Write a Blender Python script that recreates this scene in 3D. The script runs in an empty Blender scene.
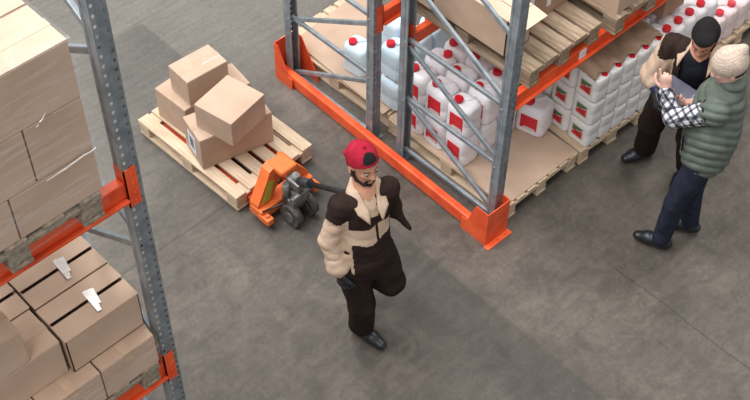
import bpy, bmesh, math, random
import numpy as np
from mathutils import Vector, Matrix, Euler
random.seed(7)
S = bpy.context.scene
COL = S.collection
PI = math.pi
# ------------------------------------------------------------------ materials
def s2l(c):
    return tuple(((v/255)/12.92 if v/255 <= .04045 else ((v/255+.055)/1.055)**2.4) for v in c)
def newmat(name):
    m = bpy.data.materials.new(name); m.use_nodes = True
    nt = m.node_tree; b = nt.nodes['Principled BSDF']
    return m, nt, b
def nd(nt, t, **kw):
    n = nt.nodes.new(t)
    for k, v in kw.items():
        if k.startswith('i_'): n.inputs[k[2:].replace('_', ' ')].default_value = v
        else: setattr(n, k, v)
    return n
def coords(nt, scale=(1, 1, 1), world=False):
    mp = nd(nt, 'ShaderNodeMapping'); mp.inputs['Scale'].default_value = scale
    if world:
        g = nd(nt, 'ShaderNodeNewGeometry'); nt.links.new(g.outputs['Position'], mp.inputs['Vector'])
    else:
        tc = nd(nt, 'ShaderNodeTexCoord'); nt.links.new(tc.outputs['Object'], mp.inputs['Vector'])
    return mp.outputs['Vector']
def mottled(name, c1, c2, scale=6, rough=.6, stretch=(1, 1, 1), bump=.0, metallic=0, contrast=(.3, .7), detail=6, spec=.3, bscale=None, world=False):
    m, nt, b = newmat(name)
    v = coords(nt, stretch, world)
    n = nd(nt, 'ShaderNodeTexNoise'); n.inputs['Scale'].default_value = scale; n.inputs['Detail'].default_value = detail
    nt.links.new(v, n.inputs['Vector'])
    r = nd(nt, 'ShaderNodeValToRGB'); r.color_ramp.elements[0].position = contrast[0]; r.color_ramp.elements[1].position = contrast[1]
    r.color_ramp.elements[0].color = (*s2l(c1), 1); r.color_ramp.elements[1].color = (*s2l(c2), 1)
    nt.links.new(n.outputs['Fac'], r.inputs['Fac']); nt.links.new(r.outputs['Color'], b.inputs['Base Color'])
    b.inputs['Roughness'].default_value = rough; b.inputs['Metallic'].default_value = metallic
    b.inputs['Specular IOR Level'].default_value = spec
    if bump:
        n2 = nd(nt, 'ShaderNodeTexNoise'); n2.inputs['Scale'].default_value = bscale or scale*2; n2.inputs['Detail'].default_value = 5
        nt.links.new(v, n2.inputs['Vector'])
        bp = nd(nt, 'ShaderNodeBump'); bp.inputs['Strength'].default_value = bump; bp.inputs['Distance'].default_value = .01
        nt.links.new(n2.outputs['Fac'], bp.inputs['Height']); nt.links.new(bp.outputs['Normal'], b.inputs['Normal'])
    return m
M = {}
M['card'] = mottled('cardboard', (178, 151, 130), (196, 170, 149), 3, .75, (1, 1, 1.5), .12, spec=.2, bscale=14)
M['card2'] = mottled('cardboard_darker', (156, 126, 104), (174, 144, 121), 3, .8, (1, 1, 1.5), .15, spec=.15, bscale=14)
M['cardlight'] = mottled('cardboard_inside', (205, 178, 154), (218, 193, 170), 4, .8, spec=.15)
M['corr'] = mottled('brown_kraft_sheet', (138, 112, 92), (182, 154, 130), 7, .8, bump=.6, bscale=9, spec=.15)
M['tape'] = mottled('packing_tape', (176, 148, 124), (196, 168, 144), 9, .45, spec=.35)
M['cleartape'] = mottled('clear_shiny_tape', (200, 190, 182), (236, 232, 228), 14, .15, spec=.6)
M['wood'] = mottled('pale_pine', (188, 162, 134), (216, 194, 168), 5, .75, (8, 1, 8), .15, spec=.2)
M['oldwood'] = mottled('weathered_pine', (118, 98, 80), (170, 150, 128), 5, .8, (9, 1, 9), .25, spec=.15)
M['greywood'] = mottled('grey_weathered_pine', (110, 98, 84), (160, 146, 128), 5, .85, (9, 1, 9), .25, spec=.15)
M['orange'] = mottled('orange_paint', (222, 78, 40), (236, 98, 54), 8, .42, bump=.05, contrast=(.35, .6))
M['jackorange'] = mottled('pallet_jack_orange_paint', (224, 104, 48), (236, 122, 64), 8, .45)
M['redpaint'] = mottled('red_fork_paint', (176, 62, 36), (198, 78, 48), 8, .5)
M['black'] = mottled('black_rubber', (24, 24, 26), (40, 40, 43), 20, .6)
M['darkmetal'] = mottled('dark_metal', (44, 44, 48), (70, 70, 74), 20, .45, metallic=.4)
M['greymetal'] = mottled('cast_grey_metal', (96, 94, 92), (136, 134, 130), 20, .45, metallic=.5)
M['wheel'] = mottled('worn_wheel', (58, 54, 52), (92, 86, 82), 20, .6)
M['yellow'] = mottled('yellow_green_sticker', (178, 176, 58), (196, 190, 76), 30, .5)
M['white'] = mottled('white_paper', (214, 216, 220), (232, 233, 236), 20, .6)
M['blueprint'] = mottled('printed_grey_blue', (110, 126, 152), (150, 162, 184), 40, .6)
M['galv'] = mottled('galvanised_steel', (126, 134, 140), (156, 163, 168), 12, .42, metallic=.35, detail=8, spec=.5, contrast=(.35, .65))
M['galvdark'] = mottled('galvanised_steel_worn', (104, 112, 118), (138, 146, 150), 14, .45, metallic=.35)
M['redcap'] = mottled('red_plastic', (206, 20, 40), (218, 30, 50), 10, .35, spec=.5)
M['redlabel'] = mottled('red_label', (208, 40, 50), (220, 56, 64), 10, .5)
M['labelgreen'] = mottled('green_print', (70, 110, 70), (96, 134, 92), 40, .6)
M['labelwhite'] = mottled('pale_print', (206, 204, 196), (224, 222, 214), 40, .6)
M['labeldark'] = mottled('dark_red_print', (150, 40, 44), (190, 58, 58), 60, .6)
def plastic(name, c, trans=.0, sub=.15):
    m, nt, b = newmat(name)
    b.inputs['Base Color'].default_value = (*s2l(c), 1); b.inputs['Roughness'].default_value = .38
    b.inputs['Subsurface Weight'].default_value = sub; b.inputs['Subsurface Radius'].default_value = (.03, .03, .03)
    v = coords(nt); n = nd(nt, 'ShaderNodeTexNoise'); n.inputs['Scale'].default_value = 12; nt.links.new(v, n.inputs['Vector'])
    bp = nd(nt, 'ShaderNodeBump'); bp.inputs['Strength'].default_value = .25; bp.inputs['Distance'].default_value = .01
    nt.links.new(n.outputs['Fac'], bp.inputs['Height']); nt.links.new(bp.outputs['Normal'], b.inputs['Normal'])
    return m
M['jug'] = plastic('milky_white_plastic', (240, 236, 238))
M['jugblue'] = plastic('pale_blue_plastic', (212, 232, 242))
M['jugpink'] = plastic('pinkish_plastic', (238, 218, 218))
M['canister'] = plastic('white_canister_plastic', (240, 238, 236))
# perforated steel: real see-through round holes every 50 mm
def perforated():
    m, nt, b = newmat('perforated_galvanised_steel')
    tc = nd(nt, 'ShaderNodeTexCoord'); sp = nd(nt, 'ShaderNodeSeparateXYZ'); nt.links.new(tc.outputs['Object'], sp.inputs[0])
    def mth(op, a, b_=None, c_=None):
        n = nd(nt, 'ShaderNodeMath', operation=op)
        for i, q in enumerate((a, b_, c_)):
            if q is None: continue
            if isinstance(q, (int, float)): n.inputs[i].default_value = q
            else: nt.links.new(q, n.inputs[i])
        return n.outputs[0]
    ax = mth('ABSOLUTE', sp.outputs['X'])
    dx = mth('SUBTRACT', ax, .0265)
    zz = mth('SUBTRACT', mth('FRACT', mth('DIVIDE', sp.outputs['Z'], .05)), .5)
    dz = mth('MULTIPLY', zz, .05*.75)
    d = mth('SQRT', mth('ADD', mth('MULTIPLY', dx, dx), mth('MULTIPLY', dz, dz)))
    hole = mth('LESS_THAN', d, .0070)
    nz = nd(nt, 'ShaderNodeTexNoise'); nz.inputs['Scale'].default_value = 12; nz.inputs['Detail'].default_value = 8
    nt.links.new(tc.outputs['Object'], nz.inputs['Vector'])
    r = nd(nt, 'ShaderNodeValToRGB'); r.color_ramp.elements[0].position = .35; r.color_ramp.elements[1].position = .65
    r.color_ramp.elements[0].color = (*s2l((116, 124, 128)), 1); r.color_ramp.elements[1].color = (*s2l((146, 153, 157)), 1)
    nt.links.new(nz.outputs['Fac'], r.inputs['Fac']); nt.links.new(r.outputs['Color'], b.inputs['Base Color'])
    b.inputs['Metallic'].default_value = .35; b.inputs['Roughness'].default_value = .45
    tr = nd(nt, 'ShaderNodeBsdfTransparent'); mx = nd(nt, 'ShaderNodeMixShader')
    out = nt.nodes['Material Output']
    nt.links.new(hole, mx.inputs[0]); nt.links.new(b.outputs[0], mx.inputs[1]); nt.links.new(tr.outputs[0], mx.inputs[2])
    nt.links.new(mx.outputs[0], out.inputs['Surface'])
    return m
M['perf'] = perforated()
def film_mat():
    m, nt, b = newmat('clear_stretch_film')
    v = coords(nt, (1.2, 1.2, 9)); n = nd(nt, 'ShaderNodeTexNoise'); n.inputs['Scale'].default_value = 2.2; n.inputs['Detail'].default_value = 6; n.inputs['Distortion'].default_value = 1.2
    nt.links.new(v, n.inputs['Vector'])
    r = nd(nt, 'ShaderNodeValToRGB'); r.color_ramp.elements[0].position = .50; r.color_ramp.elements[1].position = .74
    r.color_ramp.elements[0].color = (.03, .03, .03, 1); r.color_ramp.elements[1].color = (.30, .30, .30, 1)
    nt.links.new(n.outputs['Fac'], r.inputs['Fac'])
    b.inputs['Base Color'].default_value = (.82, .8, .78, 1); b.inputs['Roughness'].default_value = .22; b.inputs['Specular IOR Level'].default_value = .8
    bp = nd(nt, 'ShaderNodeBump'); bp.inputs['Strength'].default_value = .5; bp.inputs['Distance'].default_value = .02
    nt.links.new(n.outputs['Fac'], bp.inputs['Height']); nt.links.new(bp.outputs['Normal'], b.inputs['Normal'])
    tr = nd(nt, 'ShaderNodeBsdfTransparent'); mx = nd(nt, 'ShaderNodeMixShader')
    nt.links.new(r.outputs['Color'], mx.inputs[0]); nt.links.new(tr.outputs[0], mx.inputs[1]); nt.links.new(b.outputs[0], mx.inputs[2])
    nt.links.new(mx.outputs[0], nt.nodes['Material Output'].inputs['Surface'])
    return m
M['film'] = film_mat()
def fabric(name, c1, c2, scale=30, rough=.9, bump=.3):
    return mottled(name, c1, c2, scale, rough, bump=bump, spec=.1, bscale=60)
M['brown'] = fabric('dark_brown_workwear', (42, 31, 28), (54, 41, 37), 14)
M['brown2'] = fabric('dark_brown_trousers', (38, 28, 25), (48, 37, 33), 14)
M['beige'] = fabric('beige_workwear', (184, 158, 136), (200, 174, 152), 10)
M['blacktee'] = fabric('black_cotton', (24, 26, 34), (34, 36, 44), 14)
M['navy'] = fabric('navy_denim', (34, 37, 48), (46, 50, 64), 18)
M['vest'] = fabric('sage_green_quilting', (86, 94, 86), (102, 110, 101), 14, .6, .15)
M['beanie'] = fabric('cream_wool', (180, 160, 145), (204, 186, 170), 60, .95, .5)
M['capred'] = fabric('red_cotton', (142, 26, 44), (162, 38, 58), 20)
M['skin'] = mottled('skin', (196, 146, 122), (210, 162, 138), 8, .5)
M['skin2'] = mottled('tan_skin', (190, 134, 108), (206, 152, 126), 8, .5)
M['skin3'] = mottled('pink_skin', (208, 160, 146), (222, 176, 162), 8, .5)
M['hair'] = mottled('black_hair', (14, 12, 12), (24, 21, 20), 60, .85, bump=.6)
M['beard'] = mottled('dark_beard', (34, 26, 24), (56, 42, 36), 80, .8, bump=.6)
M['shoe'] = mottled('black_leather', (18, 20, 25), (32, 34, 41), 10, .4, spec=.5)
M['lens'] = mottled('eye_dark', (20, 16, 14), (30, 24, 20), 10, .2)
M['eyewhite'] = mottled('eye_white', (160, 146, 138), (176, 162, 154), 10, .3)
M['tablet'] = mottled('grey_paper_cover', (84, 84, 98), (104, 104, 118), 8, .5)
M['blue'] = mottled('blue_plastic', (40, 60, 150), (50, 74, 170), 8, .4)
def plaid():
    m, nt, b = newmat('black_and_white_plaid')
    tc = nd(nt, 'ShaderNodeTexCoord'); sp = nd(nt, 'ShaderNodeSeparateXYZ')
    mp = nd(nt, 'ShaderNodeMapping'); mp.inputs['Rotation'].default_value = (.5, .6, .78)
    nt.links.new(tc.outputs['Object'], mp.inputs[0]); nt.links.new(mp.outputs[0], sp.inputs[0])
    acc = None
    for ax, sc, ph in (('X', .045, 0), ('Y', .045, .3), ('Z', .045, .6)):
        d = nd(nt, 'ShaderNodeMath', operation='DIVIDE'); nt.links.new(sp.outputs[ax], d.inputs[0]); d.inputs[1].default_value = sc
        a = nd(nt, 'ShaderNodeMath', operation='ADD'); nt.links.new(d.outputs[0], a.inputs[0]); a.inputs[1].default_value = ph
        f = nd(nt, 'ShaderNodeMath', operation='FRACT'); nt.links.new(a.outputs[0], f.inputs[0])
        l = nd(nt, 'ShaderNodeMath', operation='LESS_THAN'); nt.links.new(f.outputs[0], l.inputs[0]); l.inputs[1].default_value = .36
        if acc is None: acc = l.outputs[0]
        else:
            s = nd(nt, 'ShaderNodeMath', operation='ADD'); nt.links.new(acc, s.inputs[0]); nt.links.new(l.outputs[0], s.inputs[1]); acc = s.outputs[0]
    dv = nd(nt, 'ShaderNodeMath', operation='DIVIDE'); nt.links.new(acc, dv.inputs[0]); dv.inputs[1].default_value = 3
    r = nd(nt, 'ShaderNodeValToRGB'); r.color_ramp.interpolation = 'CONSTANT'
    e = r.color_ramp.elements; e[0].color = (*s2l((206, 204, 206)), 1); e[1].position = .3; e[1].color = (*s2l((110, 110, 120)), 1)
    x = e.new(.6); x.color = (*s2l((38, 38, 46)), 1)
    nt.links.new(dv.outputs[0], r.inputs['Fac']); nt.links.new(r.outputs['Color'], b.inputs['Base Color']); b.inputs['Roughness'].default_value = .9
    return m
M['plaid'] = plaid()
def concrete():
    m, nt, b = newmat('stained_concrete')
    g = nd(nt, 'ShaderNodeNewGeometry'); pos = g.outputs['Position']
    sp = nd(nt, 'ShaderNodeSeparateXYZ'); nt.links.new(pos, sp.inputs[0])
    def noise(sc, det=8, dist=0, rough=.6):
        n = nd(nt, 'ShaderNodeTexNoise'); n.inputs['Scale'].default_value = sc; n.inputs['Detail'].default_value = det
        n.inputs['Distortion'].default_value = dist; n.inputs['Roughness'].default_value = rough
        nt.links.new(pos, n.inputs['Vector']); return n.outputs['Fac']
    def ramp(f, p0, p1, c0, c1):
        r = nd(nt, 'ShaderNodeValToRGB'); r.color_ramp.elements[0].position = p0; r.color_ramp.elements[1].position = p1
        r.color_ramp.elements[0].color = (*c0, 1); r.color_ramp.elements[1].color = (*c1, 1); nt.links.new(f, r.inputs['Fac']); return r.outputs['Color']
    def mth(op, a, b_=None, c_=None):
        n = nd(nt, 'ShaderNodeMath', operation=op)
        for i, q in enumerate((a, b_, c_)):
            if q is None: continue
            if isinstance(q, (int, float)): n.inputs[i].default_value = q
            else: nt.links.new(q, n.inputs[i])
        return n.outputs[0]
    def mix(f, a, b_, blend='MIX'):
        n = nd(nt, 'ShaderNodeMix', data_type='RGBA', blend_type=blend)
        if isinstance(f, (int, float)): n.inputs[0].default_value = f
        else: nt.links.new(f, n.inputs[0])
        for s, q in ((6, a), (7, b_)):
            if isinstance(q, tuple): n.inputs[s].default_value = (*q, 1)
            else: nt.links.new(q, n.inputs[s])
        return n.outputs[2]
    def sstep(v, a, b_):
        n = nd(nt, 'ShaderNodeMapRange', interpolation_type='SMOOTHSTEP'); nt.links.new(v, n.inputs[0])
        n.inputs[1].default_value = a; n.inputs[2].default_value = b_; return n.outputs[0]
    base = ramp(noise(1.1, 10, .6), .3, .7, s2l((79, 72, 66)), s2l((103, 95, 87)))
    fine = ramp(noise(34, 8, .4, .75), .25, .75, (.55, .55, .55), (1.34, 1.33, 1.31))
    c = mix(.65, base, fine, 'MULTIPLY')
    mott = ramp(noise(4.5, 10, 1.2, .7), .36, .64, (.66, .66, .67), (1.2, 1.18, 1.15))
    c = mix(.8, c, mott, 'MULTIPLY')
    # cooler and paler towards the far side: light falloff painted into the floor colour
    c = mix(mth('MULTIPLY', sstep(sp.outputs['Y'], 4.2, 6.6), .6), c, mix(.6, s2l((122, 120, 114)), fine, 'MULTIPLY'))
    # worn driving lane with a crisp right-hand edge
    wob = mth('MULTIPLY', mth('SUBTRACT', noise(1.5, 6), .5), .25)
    x = sp.outputs['X']; x2 = mth('ADD', x, wob)
    lane = mth('MULTIPLY', sstep(x2, 2.7, 3.75), mth('SUBTRACT', 1.0, sstep(mth('ADD', x, mth('MULTIPLY', wob, .1)), 3.955, 3.99)))
    lane = mth('MULTIPLY', lane, mth('SUBTRACT', 1.0, sstep(mth('ADD', sp.outputs['Y'], wob), 6.75, 6.85)))
    lane = mth('MULTIPLY', lane, ramp(noise(1.2, 5), .3, .6, (.35, .35, .35), (1, 1, 1)))
    c = mix(mth('MULTIPLY', lane, .42), c, s2l((42, 43, 41)))
    # saw-cut joints
    j1 = mth('MULTIPLY', mth('LESS_THAN', mth('ABSOLUTE', mth('SUBTRACT', mth('ADD', x, mth('MULTIPLY', wob, .25)), 4.83)), .006), mth('LESS_THAN', sp.outputs['Y'], 2.55))
    j2 = mth('MULTIPLY', mth('LESS_THAN', mth('ABSOLUTE', mth('SUBTRACT', sp.outputs['Y'], 4.83)), .005), mth('LESS_THAN', x, 3.3))
    c = mix(mth('MULTIPLY', mth('MAXIMUM', j1, j2), .45), c, s2l((34, 31, 29)))
    # dark spots and pale specks
    vor = nd(nt, 'ShaderNodeTexVoronoi'); vor.inputs['Scale'].default_value = 2.3; nt.links.new(pos, vor.inputs['Vector'])
    spot = ramp(mth('ADD', vor.outputs['Distance'], mth('MULTIPLY', noise(14, 4), .12)), .085, .12, (1, 1, 1), (0, 0, 0))
    c = mix(mth('MULTIPLY', spot, .6), c, s2l((36, 33, 30)))
    vor2 = nd(nt, 'ShaderNodeTexVoronoi'); vor2.inputs['Scale'].default_value = 7; nt.links.new(pos, vor2.inputs['Vector'])
    sp2 = ramp(mth('ADD', vor2.outputs['Distance'], mth('MULTIPLY', noise(30, 4), .1)), .08, .1, (1, 1, 1), (0, 0, 0))
    c = mix(mth('MULTIPLY', sp2, .35), c, s2l((126, 120, 112)))
    # scratches
    v2 = nd(nt, 'ShaderNodeMapping'); v2.inputs['Scale'].default_value = (1.5, 14, 1); v2.inputs['Rotation'].default_value = (0, 0, .9)
    nt.links.new(pos, v2.inputs[0]); n3 = nd(nt, 'ShaderNodeTexNoise'); n3.inputs['Scale'].default_value = 1.6; n3.inputs['Detail'].default_value = 10
    nt.links.new(v2.outputs[0], n3.inputs['Vector'])
    c = mix(.35, c, ramp(n3.outputs['Fac'], .35, .65, (.72, .72, .72), (1.2, 1.2, 1.2)), 'MULTIPLY')
    nt.links.new(c, b.inputs['Base Color']); b.inputs['Roughness'].default_value = .55; b.inputs['Specular IOR Level'].default_value = .35
    bp = nd(nt, 'ShaderNodeBump'); bp.inputs['Strength'].default_value = .15; bp.inputs['Distance'].default_value = .01
    nt.links.new(noise(18, 8), bp.inputs['Height']); nt.links.new(bp.outputs['Normal'], b.inputs['Normal'])
    return m
M['concrete'] = concrete()
# ------------------------------------------------------------------ object helpers
def link(name, me, parent=None, loc=(0, 0, 0), rotz=0):
    o = bpy.data.objects.new(name, me); COL.objects.link(o)
    o.location = loc; o.rotation_euler = (0, 0, rotz)
    if parent: o.parent = parent
    return o
def obj(name, bm, mat, parent=None, loc=(0, 0, 0), rotz=0, smooth=False):
    me = bpy.data.meshes.new(name); bmesh.ops.recalc_face_normals(bm, faces=bm.faces); bm.to_mesh(me); bm.free()
    mats = mat if isinstance(mat, (list, tuple)) else [mat]
    for m in mats: me.materials.append(M[m])
    if smooth: me.polygons.foreach_set('use_smooth', [True]*len(me.polygons))
    return link(name, me, parent, loc, rotz)
def tag(o, label, cat, group=None, kind=None):
    if label: o['label'] = label
    if cat: o['category'] = cat
    if group: o['group'] = group
    if kind: o['kind'] = kind
    return o
def thing(name, label, cat, loc=(0, 0, 0), rotz=0, group=None):
    return tag(link(name, None, None, loc, rotz), label, cat, group)
def dup(root, loc, rotz=0, label=None, group=None, scale=None):
    r = root.copy(); COL.objects.link(r); r.location = loc; r.rotation_euler = (0, 0, rotz)
    if label: r['label'] = label
    if group: r['group'] = group
    if scale: r.scale = scale
    for ch in list(root.children):
        c = ch.copy(); COL.objects.link(c); c.parent = r
        for g in list(ch.children):
            d = g.copy(); COL.objects.link(d); d.parent = c
    return r
def B(bm, x0, x1, y0, y1, z0, z1, bev=0, seg=1, mi=0, mat=None):
    t = bmesh.new(); bmesh.ops.create_cube(t, size=1)
    for v in t.verts: v.co = Vector(((x0+x1)/2+v.co.x*(x1-x0), (y0+y1)/2+v.co.y*(y1-y0), (z0+z1)/2+v.co.z*(z1-z0)))
    if bev: bmesh.ops.bevel(t, geom=t.edges[:]+t.verts[:], offset=bev, segments=seg, affect='EDGES', profile=.5)
    merge(bm, t, mi, mat); return bm
def merge(bm, t, mi=0, mat=None):
    if mat is not None: t.transform(mat)
    vs = [bm.verts.new(v.co) for v in t.verts]; t.verts.index_update()
    for f in t.faces:
        try: nf = bm.faces.new([vs[v.index] for v in f.verts]); nf.material_index = mi; nf.smooth = f.smooth
        except ValueError: pass
    t.free()
def box(*a, **k):
    return B(bmesh.new(), *a, **k)
def bar(bm, p, q, w, h, up=(0, 0, 1), bev=0, mi=0):
    p = Vector(p); q = Vector(q); d = q-p; L = d.length; z = d.normalized(); u = Vector(up)
    x = u.cross(z)
    if x.length < 1e-4: x = Vector((1, 0, 0)).cross(z)
    x.normalize(); y = z.cross(x)
    m = Matrix((x, y, z)).transposed().to_4x4(); m.translation = p
    t = bmesh.new(); bmesh.ops.create_cube(t, size=1)
    for v in t.verts: v.co = Vector((v.co.x*w, v.co.y*h, (v.co.z+.5)*L))
    if bev: bmesh.ops.bevel(t, geom=t.edges[:]+t.verts[:], offset=bev, segments=2, affect='EDGES', profile=.5)
    merge(bm, t, mi, m)
def tube(bm, pts, r, n=10, mi=0, caps=True, radii=None):
    pts = [Vector(p) for p in pts]; rings = []; prev = None
    for i, p in enumerate(pts):
        d = (pts[min(i+1, len(pts)-1)]-pts[max(i-1, 0)]).normalized()
        a = prev if prev is not None else (Vector((0, 0, 1)) if abs(d.z) < .9 else Vector((1, 0, 0)))
        x = (a-d*a.dot(d)).normalized(); y = d.cross(x); prev = x
        rr = radii[i] if radii else r
        rings.append([bm.verts.new(p+(x*math.cos(2*PI*k/n)+y*math.sin(2*PI*k/n))*rr) for k in range(n)])
    for a, b in zip(rings, rings[1:]):
        for k in range(n):
            f = bm.faces.new((a[k], a[(k+1) % n], b[(k+1) % n], b[k])); f.material_index = mi; f.smooth = True
    if caps:
        for r_ in (rings[0], rings[-1]):
            f = bm.faces.new(r_); f.material_index = mi
def prism(bm, poly, axis, a0, a1, mi=0):
    # poly of 2-D points extruded along axis between a0 and a1
    def P3(u, v, w):
        return {'x': (w, u, v), 'y': (u, w, v), 'z': (u, v, w)}[axis]
    A = [bm.verts.new(P3(u, v, a0)) for u, v in poly]; C_ = [bm.verts.new(P3(u, v, a1)) for u, v in poly]
    n = len(poly)
    for f in (A, C_[::-1]): bm.faces.new(f).material_index = mi
    for i in range(n): bm.faces.new((A[i], A[(i+1) % n], C_[(i+1) % n], C_[i])).material_index = mi
    return bm
def rrect(w, d, r, n=4):
    pts = []
    for cx, cy, a0 in ((w/2-r, d/2-r, 0), (-w/2+r, d/2-r, 90), (-w/2+r, -d/2+r, 180), (w/2-r, -d/2+r, 270)):
        for k in range(n+1):
            a = math.radians(a0+90*k/n); pts.append((cx+r*math.cos(a), cy+r*math.sin(a)))
    return pts
def loft(bm, rings, mi=0, smooth=True):
    R = [[bm.verts.new(p) for p in ring] for ring in rings]
    for a, b in zip(R, R[1:]):
        n = len(a)
        for k in range(n):
            f = bm.faces.new((a[k], a[(k+1) % n], b[(k+1) % n], b[k])); f.smooth = smooth; f.material_index = mi
    for r_ in (R[0], R[-1]): bm.faces.new(r_).material_index = mi
# ------------------------------------------------------------------ signed-distance modelling for organic shapes
def mesh_sdf(prims, h, noise=None, k=.02, carve=()):
    lo = np.array([1e9]*3); hi = -lo
    for p in prims:
        pts = np.array([p['a'], p['b']]); r = max(p['ra'], p['rb'])*max(1, p.get('ext', 1))
        lo = np.minimum(lo, pts.min(0)-r); hi = np.maximum(hi, pts.max(0)+r)
    lo -= 4*h; hi += 4*h
    n = np.ceil((hi-lo)/h).astype(int)+1
    D = np.full(n, .2, np.float32)
    def field(p, sl):
        ax = [(lo[i]+h*np.arange(sl[i].start, sl[i].stop)).astype(np.float32) for i in range(3)]
        X, Y, Z = np.meshgrid(*ax, indexing='ij'); Q = np.stack((X, Y, Z), -1)
        a = np.array(p['a'], np.float32); b = np.array(p['b'], np.float32)
        sq = p.get('sq')
        c = (a+b)/2
        if sq:
            for nrm, f in sq:
                nrm = np.array(nrm, np.float32); nrm /= np.linalg.norm(nrm)
                dq = (Q-c)@nrm; Q = Q+(f-1)*dq[..., None]*nrm
                a = a+(f-1)*((a-c)@nrm)*nrm; b = b+(f-1)*((b-c)@nrm)*nrm
        ab = b-a; L2 = float(ab@ab)
        t = np.clip(((Q-a)@ab)/L2, 0, 1) if L2 > 1e-10 else np.zeros(Q.shape[:-1], np.float32)
        d = np.linalg.norm(Q-a-t[..., None]*ab, axis=-1)-(p['ra']+(p['rb']-p['ra'])*t)
        return d.astype(np.float32)
    def slc(p):
        pts = np.array([p['a'], p['b']]); r = max(p['ra'], p['rb'])*max(1, p.get('ext', 1))+.04
        i0 = np.maximum(((pts.min(0)-r-lo)/h).astype(int), 0); i1 = np.minimum(((pts.max(0)+r-lo)/h).astype(int)+2, n)
        return tuple(slice(int(a), int(b)) for a, b in zip(i0, i1))
    for p in prims:
        sl = slc(p); d = field(p, sl); cur = D[sl]; kk = p.get('k', k)
        hh = np.maximum(kk-np.abs(cur-d), 0)/kk
        D[sl] = np.minimum(cur, d)-hh*hh*kk*.25
    for p in carve:
        sl = slc(p); d = field(p, sl); D[sl] = np.maximum(D[sl], -d)
    if noise:
        ax = [(lo[i]+h*np.arange(n[i])).astype(np.float32) for i in range(3)]
        X, Y, Z = np.meshgrid(*ax, indexing='ij')
        D += noise(X, Y, Z).astype(np.float32)
    # surface nets
    s = D < 0
    nx, ny, nz = n
    cs = [D[i:nx-1+i, j:ny-1+j, k_:nz-1+k_] for i in (0, 1) for j in (0, 1) for k_ in (0, 1)]
    off = [(i, j, k_) for i in (0, 1) for j in (0, 1) for k_ in (0, 1)]
    cnt = sum((c < 0).astype(np.int8) for c in cs)
    act = (cnt > 0) & (cnt < 8)
    idx = np.argwhere(act); vid = np.full(act.shape, -1, np.int64); vid[act] = np.arange(len(idx))
    vals = np.stack([c[act] for c in cs], 1)
    P_ = np.zeros((len(idx), 3)); W = np.zeros(len(idx))
    for a in range(8):
        for b in range(a+1, 8):
            if sum(abs(off[a][q]-off[b][q]) for q in range(3)) != 1: continue
            va, vb = vals[:, a], vals[:, b]; cr = (va < 0) != (vb < 0)
            t = np.where(cr, va/(va-vb+1e-12), 0)
            e = np.array(off[a])[None]+(np.array(off[b])-np.array(off[a]))[None]*t[:, None]
            P_ += np.where(cr[:, None], e, 0); W += cr
    V = (idx+P_/W[:, None])*h+lo
    F = []
    for axn in range(3):
        sl0 = [slice(1, -1)]*3; sl1 = [slice(1, -1)]*3
        A = s; o1 = [0, 0, 0]; o1[axn] = 1
        a = s[:nx-o1[0], :ny-o1[1], :nz-o1[2]]; b = s[o1[0]:, o1[1]:, o1[2]:]
        e = np.argwhere(a != b); inside = a[tuple(e.T)]
        u, v = [q for q in range(3) if q != axn]
        du = np.zeros(3, int); du[u] = 1; dv = np.zeros(3, int); dv[v] = 1
        ok = (e[:, u] > 0) & (e[:, v] > 0) & (e[:, u] < n[u]-1) & (e[:, v] < n[v]-1)
        e = e[ok]; inside = inside[ok]
        q = np.stack([vid[tuple((e-du-dv).T)], vid[tuple((e-dv).T)], vid[tuple(e.T)], vid[tuple((e-du).T)]], 1)
        flip = inside if axn != 1 else ~inside
        q = np.where(flip[:, None], q, q[:, ::-1]); F.append(q)
    return V, np.concatenate(F)
def organic(name, prims, h, mats, parent, origin, noise=None, k=.02, matfn=None, carve=(), cut=None):
    V, F = mesh_sdf(prims, h, noise, k, carve)
    if matfn is not None or cut is not None: Cn = V[F].mean(1)
    mi = matfn(Cn) if matfn is not None else None
    if cut is not None:
        keep = ~cut(Cn); F = F[keep]
        if mi is not None: mi = mi[keep]
        used, inv = np.unique(F, return_inverse=True); V = V[used]; F = inv.reshape(F.shape)
    me = bpy.data.meshes.new(name)
    V = V-np.array(origin)
    me.vertices.add(len(V)); me.vertices.foreach_set('co', V.astype(np.float32).ravel())
    me.loops.add(F.size); me.loops.foreach_set('vertex_index', F.astype(np.int32).ravel())
    me.polygons.add(len(F)); me.polygons.foreach_set('loop_start', (np.arange(len(F))*4).astype(np.int32))
    me.update(calc_edges=True); me.validate()
    me.polygons.foreach_set('use_smooth', [True]*len(me.polygons))
    for m in (mats if isinstance(mats, (list, tuple)) else [mats]): me.materials.append(M[m])
    if mi is not None and len(me.polygons) == len(mi): me.polygons.foreach_set('material_index', mi.astype(np.int32))
    return link(name, me, parent)
def cap(a, b, ra, rb=None, **k):
    return dict(a=tuple(a), b=tuple(b), ra=ra, rb=ra if rb is None else rb, **k)
def ell(c, r, axes, **k):
    # ellipsoid: sphere radius = max, squeezed along axes
    R = max(r); sq = [(ax, R/q) for ax, q in zip(axes, r) if R/q > 1.001]
    return dict(a=tuple(c), b=tuple(c), ra=R, rb=R, sq=sq, **k)
def wrinkle(seed, amp, f=20):
    rs = np.random.RandomState(seed); K = rs.normal(size=(4, 3))*f*np.array([1, 1, .9]); ph = rs.rand(4)*6
    def fn(X, Y, Z):
        w = 0
        for k_, p_ in zip(K, ph):
            w = w+1-2*np.abs(np.sin(.5*(X*k_[0]+Y*k_[1]+Z*k_[2]+p_+1.6*np.sin(X*9+p_)+1.3*np.sin(Z*12-p_)+1.3*np.sin(Y*10+2*p_))))**.8
        return w*amp/2.4
    return fn
# ================================================================== SETTING
fl = obj('floor', box(-5, 16, -3, 18, -.2, 0), 'concrete'); fl['kind'] = 'structure'
def R_(a): return math.radians(a)
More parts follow.
